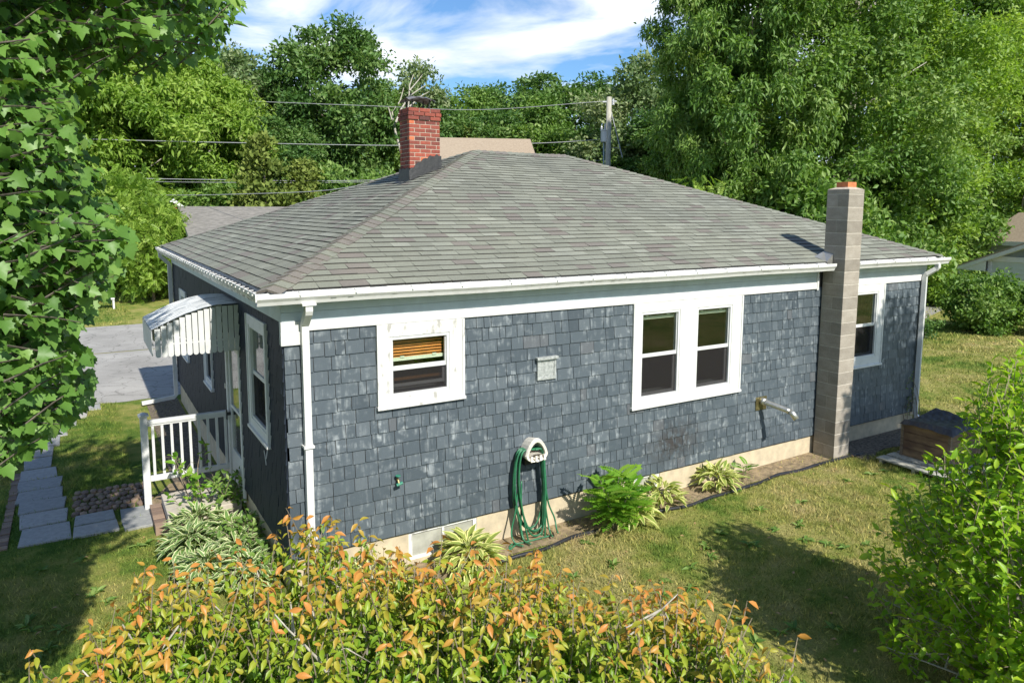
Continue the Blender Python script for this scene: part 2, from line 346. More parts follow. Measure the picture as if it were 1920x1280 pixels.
bump(t, p, f.outputs['Fac'], .9, .04); M['ground'] = m
m, t, p, N, K = newmat('grass blades')
vr = ramp(t, [(0, (.40, .52, .40)), (.5, (.9, .95, .85)), (.8, (1.25, 1.2, 1.1)), (1, (1.75, 1.6, 1.5))]); K(attr(t), vr.inputs['Fac'])
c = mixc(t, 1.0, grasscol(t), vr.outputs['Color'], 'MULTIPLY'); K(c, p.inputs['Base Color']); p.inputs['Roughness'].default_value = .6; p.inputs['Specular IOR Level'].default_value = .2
tr = N('ShaderNodeBsdfTranslucent'); K(c, tr.inputs['Color']); ms = N('ShaderNodeMixShader'); ms.inputs[0].default_value = .3
K(p.outputs[0], ms.inputs[1]); K(tr.outputs[0], ms.inputs[2]); K(ms.outputs[0], t.nodes['Material Output'].inputs['Surface']); M['blade'] = m
# asphalt with cracks
m, t, p, N, K = newmat('old asphalt')
n = noise(t, 60, 5, .7); nb = noise(t, .6, 5, .6, (1, 1, 0)); r = ramp(t, [(.3, (.26, .25, .23)), (.7, (.40, .385, .355))]); K(nb.outputs['Fac'], r.inputs['Fac'])
nr = ramp(t, [(.3, (.8, .8, .8)), (.7, (1.1, 1.1, 1.1))]); K(n.outputs['Fac'], nr.inputs['Fac'])
vo = N('ShaderNodeTexVoronoi'); vo.feature = 'DISTANCE_TO_EDGE'; vo.inputs['Scale'].default_value = 1.6; wn = noise(t, 2, 4); g = N('ShaderNodeNewGeometry')
vv = N('ShaderNodeVectorMath'); vv.operation = 'MULTIPLY_ADD'; K(wn.outputs['Color'], vv.inputs[0]); vv.inputs[1].default_value = (.6, .6, 0); K(g.outputs['Position'], vv.inputs[2]); K(vv.outputs[0], vo.inputs['Vector'])
vr = ramp(t, [(0, (.35, .35, .33)), (.03, (1, 1, 1))]); K(vo.outputs['Distance'], vr.inputs['Fac'])
c = mixc(t, 1.0, r.outputs['Color'], nr.outputs['Color'], 'MULTIPLY'); c = mixc(t, .7, c, vr.outputs['Color'], 'MULTIPLY')
K(c, p.inputs['Base Color']); p.inputs['Roughness'].default_value = .9; bump(t, p, n.outputs['Fac'], .4, .01); M['asphalt'] = m
M['concrete'] = simple('concrete slab', (.50, .45, .38), .85, .1, 3, bmp=.15)
m, t, p, N, K = newmat('flagstone')
r = ramp(t, [(0, (.24, .25, .25)), (.5, (.33, .335, .33)), (1, (.42, .40, .37))]); K(attr(t), r.inputs['Fac']); n = noise(t, 14, 6, .7); nr = ramp(t, [(.3, (.75, .75, .75)), (.7, (1.12, 1.1, 1.06))]); K(n.outputs['Fac'], nr.inputs['Fac'])
K(mixc(t, 1.0, r.outputs['Color'], nr.outputs['Color'], 'MULTIPLY'), p.inputs['Base Color']); p.inputs['Roughness'].default_value = .8; bump(t, p, n.outputs['Fac'], .4, .01); M['flag'] = m
m, t, p, N, K = newmat('worn path brick')
r = ramp(t, [(0, (.15, .10, .075)), (.5, (.21, .15, .11)), (1, (.29, .20, .14))]); K(attr(t), r.inputs['Fac']); n = noise(t, 14, 6, .7)
K(r.outputs['Color'], p.inputs['Base Color']); p.inputs['Roughness'].default_value = .85; bump(t, p, n.outputs['Fac'], .4, .01); M['pathbrick'] = m
M['soil'] = simple('dry soil with straw', (.32, .24, .14), .95, .2, 14, bmp=.7, c2=(.13, .10, .06), detail=8)

# ---------------------------------------------------------------- ground, roads
def gz(x, y):
    return -.38+.0165*np.clip(x, 0, 9)
L, D, H1, H0, HE, HR, O = 11.55, 9.49, 2.528, .088, 2.975, 4.872, .18
xs = [-600, -200, -80, -30]+[(-12+.5*i) for i in range(90)]+[60, 120, 300, 600]; ys = [-600, -100, -40]+[(-12+.5*i) for i in range(130)]+[80, 200, 900]
V = np.array([(x, y, float(gz(x, y))) for y in ys for x in xs]); nx = len(xs)
F = np.array([(j*nx+i, j*nx+i+1, (j+1)*nx+i+1, (j+1)*nx+i) for j in range(len(ys)-1) for i in range(nx-1)])
gr = fastmesh('ground', V, F, np.full(len(F), .5), M['ground']); tag(gr, kind='structure')
def sheet(name, pts, dz, mat, n=1):
    """flat polygon following the ground plane"""
    b = MB(); zz = [float(gz(x, y)) for x, y in pts]
    b.face([(x, y, z+dz) for (x, y), z in zip(pts, zz)]); return tag(b.build(name, mat), kind='structure')
def strip(name, x0, x1, y0f, y1f, dz, mat, step=.5):
    b = MB(); x = x0
    while x < x1-1e-6:
        xn = min(x+step, x1)
        b.face([(x, y0f(x), float(gz(x, 0))+dz), (xn, y0f(xn), float(gz(xn, 0))+dz), (xn, y1f(xn), float(gz(xn, 0))+dz), (x, y1f(x), float(gz(x, 0))+dz)]); x = xn
    return tag(b.build(name, mat), kind='structure')
strip('road', -120, 60, lambda x: 16.3, lambda x: 21.7+.006*x, .008, M['asphalt'], 3)
strip('driveway', -30, 11.5, lambda x: 10.05+.06*math.sin(x*2.3)+.04*math.sin(x*7), lambda x: 16.22, .004, M['asphalt'], .25)
strip('side_driveway', 24.5, 60, lambda x: 8.2+.33*(x-27), lambda x: 10.6+.33*(x-27), .004, M['asphalt'], 2)
strip('pavement', 26, 60, lambda x: 10.7+.33*(x-27), lambda x: 11.9+.33*(x-27), .006, M['concrete'], 2)
strip('flower_bed', .3, 8.55, lambda x: -.43+.05*math.sin(x*3), lambda x: .02, .012, M['soil'], .2)
strip('mulch_bed', 9.0, 11.7, lambda x: -.62+.1*math.sin(x*4), lambda x: .02, .012, M['mulch'], .2)
sheet('dirt_patch', [(-.75, 4.3), (-1.1, 3.6), (-1.15, 3.1), (-.95, 2.75), (-.6, 2.5), (-.05, 2.4), (-.05, 4.3)], .010, M['soil'])
sheet('side_soil', [(-.7, 4.3), (-.03, 4.3), (-.03, 9.8), (-.65, 9.8)], .008, M['mulch'])

# ================================================================ HOUSE
house = empty('house', (0, 0, -.3), 'single-storey dark navy shingled house with grey hip roof and white trim', 'house')
# --- mapped box helper for walls. side: front / left
def P(side, u, d, z):
    return (u, -d, z) if side == 'front' else (-d, u, z)
def wbox(b, side, u0, u1, d0, d1, z0, z1, var=.5): b.box(P(side, u0, d0, z0), P(side, u1, d1, z1), var)
openF = [(1.14, 1.87, 1.70, 2.38), (4.76, 5.48, 1.19, 2.40), (5.80, 6.52, 1.19, 2.40), (9.40, 10.14, 1.26, 2.40)]
openL = [(.80, 1.60, 1.24, 2.40), (2.42, 3.28, -.12, 1.98), (4.68, 5.24, 1.0, 2.1), (7.47, 8.17, .95, 2.1)]
def base_wall(side, length, ops, z0, z1):
    b = MB(); us = sorted({0, length, *[o[0] for o in ops], *[o[1] for o in ops]})
    for i in range(len(us)-1):
        um = (us[i]+us[i+1])/2; blk = sorted([(o[2], o[3]) for o in ops if o[0] < um < o[1]]); z = z0
        for a, c in blk: 
            if a > z: wbox(b, side, us[i], us[i+1], -.12, 0, z, a)
            z = c
        wbox(b, side, us[i], us[i+1], -.12, 0, z, z1)
    return b
def shingles(side, length, ops, z0, z1, course, seed, grow=.04, thick=.019):
    rng = random.Random(seed); b = MB(); n = round((z1-z0)/course); h = (z1-z0)/n
    def piece(ua, ub, a, c, var):
        j = rng.uniform(-.004, .004) if a > z0+.01 or True else 0
        d0 = thick+rng.uniform(-.002, .003); d1 = .004; jl = rng.uniform(-.003, .003)
        g = .0036
        ua += g; ub -= g
        if ub-ua < .01: return
        q = [P(side, ua, 0, a+j), P(side, ub, 0, a+j+jl), P(side, ub, d0, a+j+jl), P(side, ua, d0, a+j),
             P(side, ua, 0, c), P(side, ub, 0, c), P(side, ub, d1+.001, c), P(side, ua, d1+.001, c)]
        b.hexa(q if side == 'left' else [q[1], q[0], q[3], q[2], q[5], q[4], q[7], q[6]], var)
    for i in range(n):
        a = z0+i*h; c = a+h; u = -rng.uniform(0, .15) if side == 'front' else -.0
        tone = rng.uniform(-.08, .08)
        while u < length:
            wd = rng.choice([rng.uniform(.08, .15), rng.uniform(.13, .22), rng.uniform(.2, .31)]); u1 = min(u+wd, length); ua = max(u, 0); u = u+wd
            if u > length-.05 and u1 < length: u1 = length; u = length
            var = min(1, max(0, rng.gauss(.5, .2)+tone)); var = 1.0 if rng.random() < .03 else min(var, .9)
            segs = [(ua, u1, a, c)]
            for o in ops:
                oa, ob, oz, oc = o[0]-grow, o[1]+grow, o[2]-grow, o[3]+grow; new = []
                for (p0, p1, q0, q1) in segs:
                    if p1 <= oa or p0 >= ob or q1 <= oz or q0 >= oc: new.append((p0, p1, q0, q1)); continue
                    if p0 < oa: new.append((p0, oa, q0, q1))
                    if p1 > ob: new.append((ob, p1, q0, q1))
                    mx0, mx1 = max(p0, oa), min(p1, ob)
                    if q0 < oz: new.append((mx0, mx1, q0, oz))
                    if q1 > oc: new.append((mx0, mx1, oc, q1))
                segs = new
            for sg in segs: piece(*sg, var)
    return b
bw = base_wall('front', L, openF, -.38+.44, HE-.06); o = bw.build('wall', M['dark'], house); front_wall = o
b = shingles('front', L, openF, H0-.01, H1+.02, .1525, 3); b.build('shingles', M['wall'], front_wall)
bw = base_wall('left', D, openL, .06, HE-.06)
for f_i in range(0): pass
wl = bw.build('wall', M['dark'], house)
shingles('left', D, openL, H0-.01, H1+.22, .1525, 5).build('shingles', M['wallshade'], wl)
# far walls (rear and right)
b = MB(); b.box((0.121, D-.12, .06), (L, D, HE-.06)); b.build('wall', M['wall'], house)
b = MB(); b.box((L-.12, .001, .06), (L-.001, D-.121, HE-.061)); wr = b.build('wall', M['wall'], house)
rng = random.Random(8); b = MB()
for i in range(16):
    u = 0
    while u < D:
        wd = rng.uniform(.1, .28); a = H0+i*.1525
        b.box((L, u+.003, a), (L+.012, min(u+wd, D)-.003, a+.15), rng.uniform(.2, .8)); u += wd
b.build('shingles', M['wall'], wr)
# floor, ceiling and a partition so the rooms behind the glass are real
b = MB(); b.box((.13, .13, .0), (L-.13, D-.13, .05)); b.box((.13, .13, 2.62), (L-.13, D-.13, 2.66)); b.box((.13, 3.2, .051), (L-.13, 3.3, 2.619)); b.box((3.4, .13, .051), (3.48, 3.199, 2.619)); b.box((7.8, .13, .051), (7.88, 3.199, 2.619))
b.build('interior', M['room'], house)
# foundation
def found(name, side, ops, length):
    b = MB(); us = sorted({.02 if side == 'front' else .201, length-.02, *[x for o in ops for x in o[:2]]})
    for i in range(len(us)-1):
        um = (us[i]+us[i+1])/2; oo = [o for o in ops if o[0] < um < o[1]]
        if oo: wbox(b, side, us[i], us[i+1], -.2, -.02, -.6, oo[0][2]); wbox(b, side, us[i], us[i+1], -.2, -.15, oo[0][2], .059)
        else: wbox(b, side, us[i], us[i+1], -.2, -.02, -.6, .059)
    return b
fo = found('f', 'front', [(1.35, 2.25, -.29), (4.75, 5.22, -.17)], L).build('foundation', M['tan'], house)
found('f', 'left', [], D).build('foundation', M['tan'], house)
b = MB(); b.box((L-.2, .19, -.6), (L-.02, D-.02, .059)); b.box((.2, D-.2, -.6), (L-.21, D-.02, .059)); b.build('foundation', M['tan'], house)
for (a, c, zz, nm) in ((1.35, 2.25, -.29, 0), (4.75, 5.22, -.17, 1)):
    b = MB()
    for (p0, p1) in ((a, a+.05), (c-.05, c)): b.box((p0, .03, zz), (p1, .07, .05))
    b.box((a+.05, .03, zz), (c-.05, .07, zz+.035)); b.box((a+.05, .03, .02), (c-.05, .07, .05))
    if nm == 0: b.box(((a+c)/2-.015, .035, zz+.035), ((a+c)/2+.015, .065, .02))
    f = b.build('basement_window', M['whiteold'], house)
    b = MB(); b.box((a+.05, .05, zz+.035), (c-.05, .056, .02)); b.build('pane', simple('dusty glass', (.42, .42, .36), .3, .2, 5, c2=(.28, .28, .24)), f)

# --- frieze / soffit / fascia
b = MB(); CH0, CH1 = 8.53, 8.99
for (a, c) in ((-.03, CH0-.05), (CH1+.03, L+.03)):
    b.box((a, -.035, H1), (c, 0.0, H1+.105))
b.box((CH0-.09, -.045, H1-.02), (CH0-.05, 0.0, H1+.33)); b.box((-.032, -.038, H1-.14), (.20, .0, H1-.001)); b.build('trim', M['white'], house, .004)
b = MB()
for (a, c) in ((-.02, CH0-.091), (CH1+.03, L+.02)):
    b.box((a, -.022, H1+.106), (c, -.001, H1+.20)); b.box((a, -.03, H1+.203), (c, -.001, HE-.105))
b.box((-.022, .0, H1-.14), (-.001, .075, HE-.105)); b.box((-.022, .0751, H1+.10), (-.001, D, HE-.105))
b.build('frieze', M['frieze'], house, .003)
b = MB(); b.box((-O+.01, -O+.01, HE-.105), (L+O-.01, .12, HE-.085)); b.box((-O+.01, .121, HE-.105), (.12, D+O-.01, HE-.085)); b.box((L-.1, .121, HE-.105), (L+O-.01, D+O-.01, HE-.085)); b.build('soffit', M['frieze'], house)
b = MB()
b.box((-O, -O, HE-.12), (CH0, -O+.02, HE-.008)); b.box((CH1, -O, HE-.12), (L+O, -O+.02, HE-.008)); b.box((-O, -O+.021, HE-.12), (-O+.02, D+O, HE-.008)); b.box((L+O-.02, -O+.021, HE-.12), (L+O, D+O, HE-.008)); b.box((-O+.021, D+O-.02, HE-.12), (L+O-.021, D+O, HE-.008))
b.build('fascia', M['whiteold'], house, .003)

# --- roof
slope = (HR-HE)/(D/2+O); ang = math.atan(slope); ca, sa = math.cos(ang), math.sin(ang)
def sag(x, y): return -.02*math.exp(-((x-5.9)/1.3)**2-((y-4.7)/1.3)**2)
def roof_face(P0, u, inw, length, seed, expo=.137):
    """P0 eave corner, u along eave, inw inward horizontal dir, hip roof"""
    rng = random.Random(seed); b = MB(); P0 = Vector(P0); u = Vector(u); inw = Vector(inw)
    up = inw*ca+Vector((0, 0, 1))*sa; nn = (inw*-sa+Vector((0, 0, 1))*ca); run = D/2+O; SL = run/ca; n = math.ceil(SL/expo)
    for i in range(n):
        s0 = i*expo-(.012 if i == 0 else 0); s1 = min((i+1)*expo+.03, SL); wv = .003*math.sin(i*1.7)
        lo0, hi0 = s0*ca, length-s0*ca; lo1, hi1 = s1*ca, length-s1*ca
        x = lo0-rng.uniform(0, .3); 
        while x < hi0:
            wd = rng.choice([.30, .26, .32, .2, .28, .24]); g_ = .0028; x0, x1 = max(x, lo0), min(x+wd, hi0); x += wd
            if x1-x0 < .01: continue
            xt0 = min(max(x0, lo1), hi1); xt1 = min(max(x1, lo1), hi1)
            th = .014+rng.choice([0, .003, .005]); k = rng.random(); g = .0026
            var = rng.uniform(0, .16) if k < .13 else (rng.uniform(.85, 1) if k < .24 else rng.gauss(.5, .15))
            j0, j1 = rng.uniform(-.003, .003), rng.uniform(-.003, .003)
            def pt(xx, s, h): 
                q = P0+u*xx+up*s+nn*h; q.z += sag(q.x, q.y)+.004*math.sin(q.x*1.3+q.y*.9); return q
            a0, a1 = x0+g, x1-g
            q = [pt(a0, s0+wv+j0, 0), pt(a1, s0+wv+j1, 0), pt(max(xt1, xt0), s1, 0), pt(xt0, s1, 0),
                 pt(a0, s0+wv+j0, th), pt(a1, s0+wv+j1, th), pt(max(xt1, xt0), s1, .003), pt(xt0, s1, .003)]
            b.poly(q, [(4, 5, 6, 7)], var); b.poly(q, [(0, 1, 5, 4), (1, 2, 6, 5), (3, 0, 4, 7)], var, 1)
    return b
zr = HE; RM = [M['roof'], simple('cut shingle edge', (.045, .043, .04), .9)]
rf = MB(); A_ = (D/2, D/2, HR-.012); B_ = (L-D/2, D/2, HR-.012); e0, e1, e2, e3 = (-O, -O, HE-.008), (L+O, -O, HE-.008), (L+O, D+O, HE-.008), (-O, D+O, HE-.008)
mdl = [((D/2)+(L-D)*k/4, D/2, HR-.012+sag(D/2+(L-D)*k/4, D/2)) for k in range(5)]
rf.poly([e0, e1, e2, e3]+mdl, [(0, 1, 8, 7, 6, 5, 4), (2, 3, 4, 5, 6, 7, 8), (3, 0, 4), (1, 2, 8), (0, 3, 2, 1)])
roof = rf.build('roof', M['roof'], house)
fr_b = roof_face((-O, -O, zr), (1, 0, 0), (0, 1, 0), L+2*O, 1); o = fr_b.build('roof_shingles', RM, roof)
lf = roof_face((-O, D+O, zr), (0, -1, 0), (1, 0, 0), D+2*O, 2); lf.build('roof_shingles', RM, roof)
bk = roof_face((L+O, D+O, zr), (-1, 0, 0), (0, -1, 0), L+2*O, 4, .3); bk.build('roof_shingles', RM, roof)
rg = roof_face((L+O, -O, zr), (0, 1, 0), (-1, 0, 0), D+2*O, 6, .3); rg.build('roof_shingles', RM, roof)
# hip and ridge caps
rng = random.Random(12); b = MB()
def caps(p0, p1, nA, nB, dA, dB, w_=.15, expo=.14):
    p0 = Vector(p0); p1 = Vector(p1); d = (p1-p0); n = int(d.length/expo); d.normalize()
    for i in range(n+1):
        s0 = i*expo-.01; s1 = min(s0+expo+.05, (p1-p0).length); h0, h1 = .026+rng.uniform(0, .004), .012; v = rng.choice([rng.uniform(0, .15), rng.uniform(.2, .6)]); j = rng.uniform(-.006, .006)
        def q(s, side, h):
            base = p0+d*s; base.z += sag(base.x, base.y)
            nrm = (Vector(nA)+Vector(nB)).normalized()
            if side == 0: return base+nrm*h
            dd = Vector(dA if side < 0 else dB); n_ = Vector(nA if side < 0 else nB)
            return base+dd*(w_+j)+n_*(h*.8)
        top = [q(s0, -1, h0), q(s0, 0, h0), q(s0, 1, h0), q(s1, 1, h1), q(s1, 0, h1), q(s1, -1, h1)]; bot = [q(s0, -1, .0), q(s0, 0, 0), q(s0, 1, 0)]
        b.poly(top+bot, [(0, 1, 4, 5), (1, 2, 3, 4), (6, 7, 1, 0), (7, 8, 2, 1)], v)
nF, nL_, nR_, nB_ = (0, -sa, ca), (-sa, 0, ca), (sa, 0, ca), (0, sa, ca)
def perp(hip, n):   # direction within roof plane n, perpendicular to hip, pointing down-slope
    h = Vector(hip).normalized(); d = h.cross(Vector(n)).normalized(); return d if d.z < 0 else -d
hA = (1, 1, slope); hB = (-1, 1, slope); hC = (1, -1, slope); hD = (-1, -1, slope)
caps((-O, -O, HE), (D/2, D/2, HR), nL_, nF, perp(hA, nL_), perp(hA, nF))
caps((L+O, -O, HE), (L-D/2, D/2, HR), nF, nR_, perp(hB, nF), perp(hB, nR_))
caps((-O, D+O, HE), (D/2, D/2, HR), nL_, nB_, perp(hC, nL_), perp(hC, nB_))
caps((L+O, D+O, HE), (L-D/2, D/2, HR), nB_, nR_, perp(hD, nB_), perp(hD, nR_))
caps((L-D/2, D/2, HR), (D/2, D/2, HR), nF, nB_, Vector((0, -ca, -sa)), Vector((0, ca, -sa)))
b.build('ridge_caps', M['roof'], roof)

# --- brick chimney
bx0, bx1, by0, by1 = 3.13, 3.69, 4.02, 4.44; zt = 5.47; zb0 = 4.0
b = MB(); b.box((bx0+.006, by0+.006, zb0), (bx1-.006, by1-.006, zt-.012)); ch = b.build('chimney', M['mortar'], house)
b = MB(); rng = random.Random(4); ph = .0675; k = 0; z = zt-.0675
while z > zb0:
    ex = .022 if k in (1, 2) else (.008 if k == 0 else 0); z1_ = z+.0575
    X0, X1, Y0, Y1 = bx0-ex, bx1+ex, by0-ex, by1+ex
    def row(a, c, off, fn):
        x = a-off
        while x < c:
            p0, p1 = max(x, a), min(x+.19, c); x += .2
            if p1-p0 > .02: fn(p0, p1, min(1, max(0, rng.gauss(.45, .28))))
    off = .1 if k % 2 else 0
    row(X0, X1, off, lambda p0, p1, v: b.box((p0, Y0, z), (p1, Y0+.09, z1_), v))
    row(X0, X1, off, lambda p0, p1, v: b.box((p0, Y1-.09, z), (p1, Y1, z1_), v))
    row(Y0+.1, Y1-.1, off, lambda p0, p1, v: b.box((X0, p0, z), (X0+.09, p1, z1_), v*.7))  # left-face bricks toned darker, that side's shade painted in
    row(Y0+.1, Y1-.1, off, lambda p0, p1, v: b.box((X1-.09, p0, z), (X1, p1, z1_), v))
    z -= ph; k += 1
b.build('bricks', M['brick'], ch, .004)
# tar flashing around its foot
def roofz(x, y): return HE+slope*(min(x, y)+O)
b = MB(); n = 14; rng = random.Random(9)
for i in range(n):
    t0, t1 = i/n, (i+1)/n
    def hh(t): return roofz(bx0+(bx1-bx0)*t, by0)+.17+.11*math.sin(t*2.6)+.02*math.sin(t*31)
    x0, x1 = bx0-.02+(bx1-bx0+.04)*t0, bx0-.02+(bx1-bx0+.04)*t1
    def fl(t): return .05+.03*math.sin(t*9)
    zb_ = lambda x, y: HE+slope*(min(x, y)+O)+.02
    b.poly([(x0, by0-.012, hh(t0)), (x1, by0-.012, hh(t1)), (x1, by0-.028, zb_(x1, by0)), (x0, by0-.028, zb_(x0, by0)),
            (x1+.02*(t1-.5), by0-.07-fl(t1), zb_(x1, by0-.07-fl(t1))), (x0+.02*(t0-.5), by0-.07-fl(t0), zb_(x0, by0-.07-fl(t0)))], [(0, 3, 2, 1), (3, 5, 4, 2)])
    b.poly([(x0, by0-.012, hh(t0)), (x1, by0-.012, hh(t1)), (x1, by0+.02, hh(t1)), (x0, by0+.02, hh(t0))], [(0, 1, 2, 3)])
for i in range(8):
    y0, y1 = by0-.02+(by1-by0+.04)*i/8, by0-.02+(by1-by0+.04)*(i+1)/8; zz = roofz(bx0, 9)
    h_ = lambda y: roofz(bx0, 9)+.21+.015*math.sin(y*40)
    b.poly([(bx0-.012, y0, h_(y0)), (bx0-.012, y1, h_(y1)), (bx0-.03, y1, zz+.01), (bx0-.03, y0, zz+.01), (bx0-.14-.03*math.sin(y1*9), y1, zz-.035), (bx0-.14-.03*math.sin(y0*9), y0, zz-.035),
            (bx0+.02, y0, h_(y0)), (bx0+.02, y1, h_(y1))], [(0, 1, 2, 3), (3, 2, 4, 5), (0, 6, 7, 1)])
b.poly([(bx0-.14, by0-.1, roofz(bx0-.14, 9)+.018), (bx0-.03, by0-.03, roofz(bx0-.03, 9)+.03), (bx0+.05, by0-.13, roofz(bx0, 9)+.03), (bx0-.08, by0-.26, roofz(bx0-.1, 9)+.018), (bx0-.3, by0-.02, roofz(bx0-.3, 9)+.02), (bx0-.14, by0+.06, roofz(bx0-.14, 9)+.02)], [(0, 3, 2, 1), (0, 1, 5, 4)])
b.build('tar_flashing', M['tar'], ch)
# chimney cap on four legs
b = MB(); cx, cy = (bx0+bx1)/2-.03, (by0+by1)/2
for (sx, sy) in ((-1, -1), (1, -1), (1, 1), (-1, 1)): b.tube([(cx+sx*.15, cy+sy*.12, zt-.05), (cx+sx*.16, cy+sy*.13, zt+.15)], .012, 6)
b.tube([(cx-.13, cy-.11, zt-.02), (cx+.13, cy-.11, zt-.02), (cx+.13, cy+.11, zt-.02), (cx-.13, cy+.11, zt-.02), (cx-.13, cy-.11, zt-.02)], .012, 6)
cp = b.build('chimney_cap', M['blackmetal'], ch)
b = MB(); nn_ = 8
for i in range(nn_):
    for j in range(nn_):
        def q(i, j, dz=0):
            a, c = i/nn_*2-1, j/nn_*2-1; return (cx+a*.25, cy+c*.20, zt+.205-.055*(a*a+c*c)**1.2/1.4+.006*math.sin(i*3+j)+dz)
        b.poly([q(i, j), q(i+1, j), q(i+1, j+1), q(i, j+1)], [(0, 1, 2, 3)]); b.poly([q(i, j, -.012), q(i+1, j, -.012), q(i+1, j+1, -.012), q(i, j+1, -.012)], [(3, 2, 1, 0)])
b.build('cap_lid', M['rustmetal'], cp)

# --- concrete block chimney
kx0, kx1, ky0, ky1 = 8.58, 8.965, -.415, -.03; kz0 = -.45; ktop = 4.115
b = MB(); b.box((kx0+.004, ky0+.004, kz0), (kx1-.004, ky1-.004, ktop-.01)); bc = b.build('block_chimney', simple('pale mortar', (.52, .48, .41), .9, .1, 25), house)
b = MB(); rng = random.Random(6); z = kz0+.03; k = 0
while z < ktop-.02:
    z1_ = min(z+.191, ktop); v = rng.uniform(.1, .9); h = (ky0+ky1)/2 if k % 2 else None
    if k % 2 == 0: b.box((kx0, ky0, z), (kx1, ky1, z1_), v)
    else: b.box((kx0, ky0, z), (kx1, h-.003, z1_), v); b.box((kx0, h+.003, z), (kx1, ky1, z1_), rng.uniform(.1, .9))
    z += .203; k += 1
b.build('blocks', M['block'], bc, .003)
b = MB(); m_ = .09
b.hexa([(kx0+.002, ky0+.002, ktop+.001), (kx1-.002, ky0+.002, ktop+.001), (kx1-.002, ky1-.002, ktop+.001), (kx0+.002, ky1-.002, ktop+.001), (kx0+m_, ky0+m_, ktop+.035), (kx1-m_, ky0+m_, ktop+.035), (kx1-m_, ky1-m_, ktop+.035), (kx0+m_, ky1-m_, ktop+.035)])
b.build('crown', M['mortar'], bc)
b = MB(); f0, f1, g0, g1, zt2, th = kx0+m_, kx1-m_+.01, ky0+m_, ky1-m_, ktop+.115, .022
b.box((f0, g0, ktop+.02), (f1, g0+th, zt2)); b.box((f0, g1-th, ktop+.02), (f1, g1, zt2)); b.box((f0, g0+th, ktop+.02), (f0+th, g1-th, zt2)); b.box((f1-th, g0+th, ktop+.02), (f1, g1-th, zt2))
b.build('flue', M['terra'], bc, .003)
b = MB(); b.poly([(kx0-.16, -.2, HE+.0), (kx0-.004, -.2, HE+.12), (kx0-.004, -.03, HE+.16), (kx0-.2, .0, HE+.08), (kx0-.01, -.205, HE-.1)], [(0, 1, 2, 3), (0, 4, 1)])
b.build('flashing', M['metal'], bc)

# --- gutters
def gutter(name, path_fn, a, c, mat, n=24):
    prof = [(0, 0), (.0, -.115), (.07, -.115), (.085, -.08), (.112, -.045), (.115, -.0), (.100, -.0), (.100, -.008), (.109, -.012), (.106, -.04), (.078, -.075), (.066, -.108), (.006, -.108), (.006, 0)]
    b = MB(); k = len(prof)
    for i in range(n+1):
        u = a+(c-a)*i/n; w_ = .004*math.sin(u*2.1)
        for d, z in prof: b.v.append(path_fn(u, d, z+w_))
    for i in range(n):
        for j in range(k):
            b.f.append((i*k+j, i*k+(j+1) % k, (i+1)*k+(j+1) % k, (i+1)*k+j)); b.a.append(.5); b.m.append(0)
    b.f.append(tuple(range(6))+tuple(range(6, k))); b.a.append(.5); b.m.append(0)
    b.f.append(tuple(n*k+j for j in reversed(range(k)))); b.a.append(.5); b.m.append(0)
    return b.build(name, mat, house)
GT = HE-.02
gF = gutter('gutter', lambda u, d, z: (u, -O-.003-d, GT+z), -O-.118, CH0+.02, M['white'])
gR = gutter('gutter', lambda u, d, z: (u, -O-.003-d, GT+z), CH1+.01, L+O+.12, M['white'])
gL = gutter('gutter', lambda u, d, z: (-O-.003-d, u, GT+z), -O-.0, D+O+.1, M['gutterdirty'])
def debris(g, fn, a, c, seed):
    rng = random.Random(seed); b = MB(); n = int((c-a)/.06)
    for i in range(n):
        u0, u1 = a+(c-a)*i/n, a+(c-a)*(i+1)/n; h = -.045+rng.uniform(-.012, .02)
        b.face([fn(u0, .008, h), fn(u1, .008, h+rng.uniform(-.01, .01)), fn(u1, .098, h-.01), fn(u0, .098, h-.012)])
    b.build('leaf_debris', M['debris'], g)
debris(gF, lambda u, d, z: (u, -O-.003-d, GT+z), -O, CH0, 1); debris(gR, lambda u, d, z: (u, -O-.003-d, GT+z), CH1+.03, L+O, 2); debris(gL, lambda u, d, z: (-O-.003-d, u, GT+z), -O, D+O, 3)
def hangers(g, fn, a, c, step, mat):
    u = a; rng = random.Random(3)
    while u < c:
        b = MB()
        b.hexa([fn(u, .07, .002), fn(u+.02, .07, .002), fn(u+.02, .118, .002), fn(u, .118, .002), fn(u, .07, .010), fn(u+.02, .07, .010), fn(u+.02, .118, .010), fn(u, .118, .010)]); 
        p = fn(u+.011, .112, -.02); q = fn(u+.011, .128, -.02); b.tube([p, q], .009, 6); u += step*rng.uniform(.85, 1.15)
        b.build('hanger', mat, g)
hangers(gF, lambda u, d, z: (u, -O-.003-d, GT+z), .1, CH0-.1, .62, M['white'])
hangers(gR, lambda u, d, z: (u, -O-.003-d, GT+z), CH1+.15, L, .5, M['white'])
hangers(gL, lambda u, d, z: (-O-.003-d, u, GT+z), -.1, D, .22, M['white'])
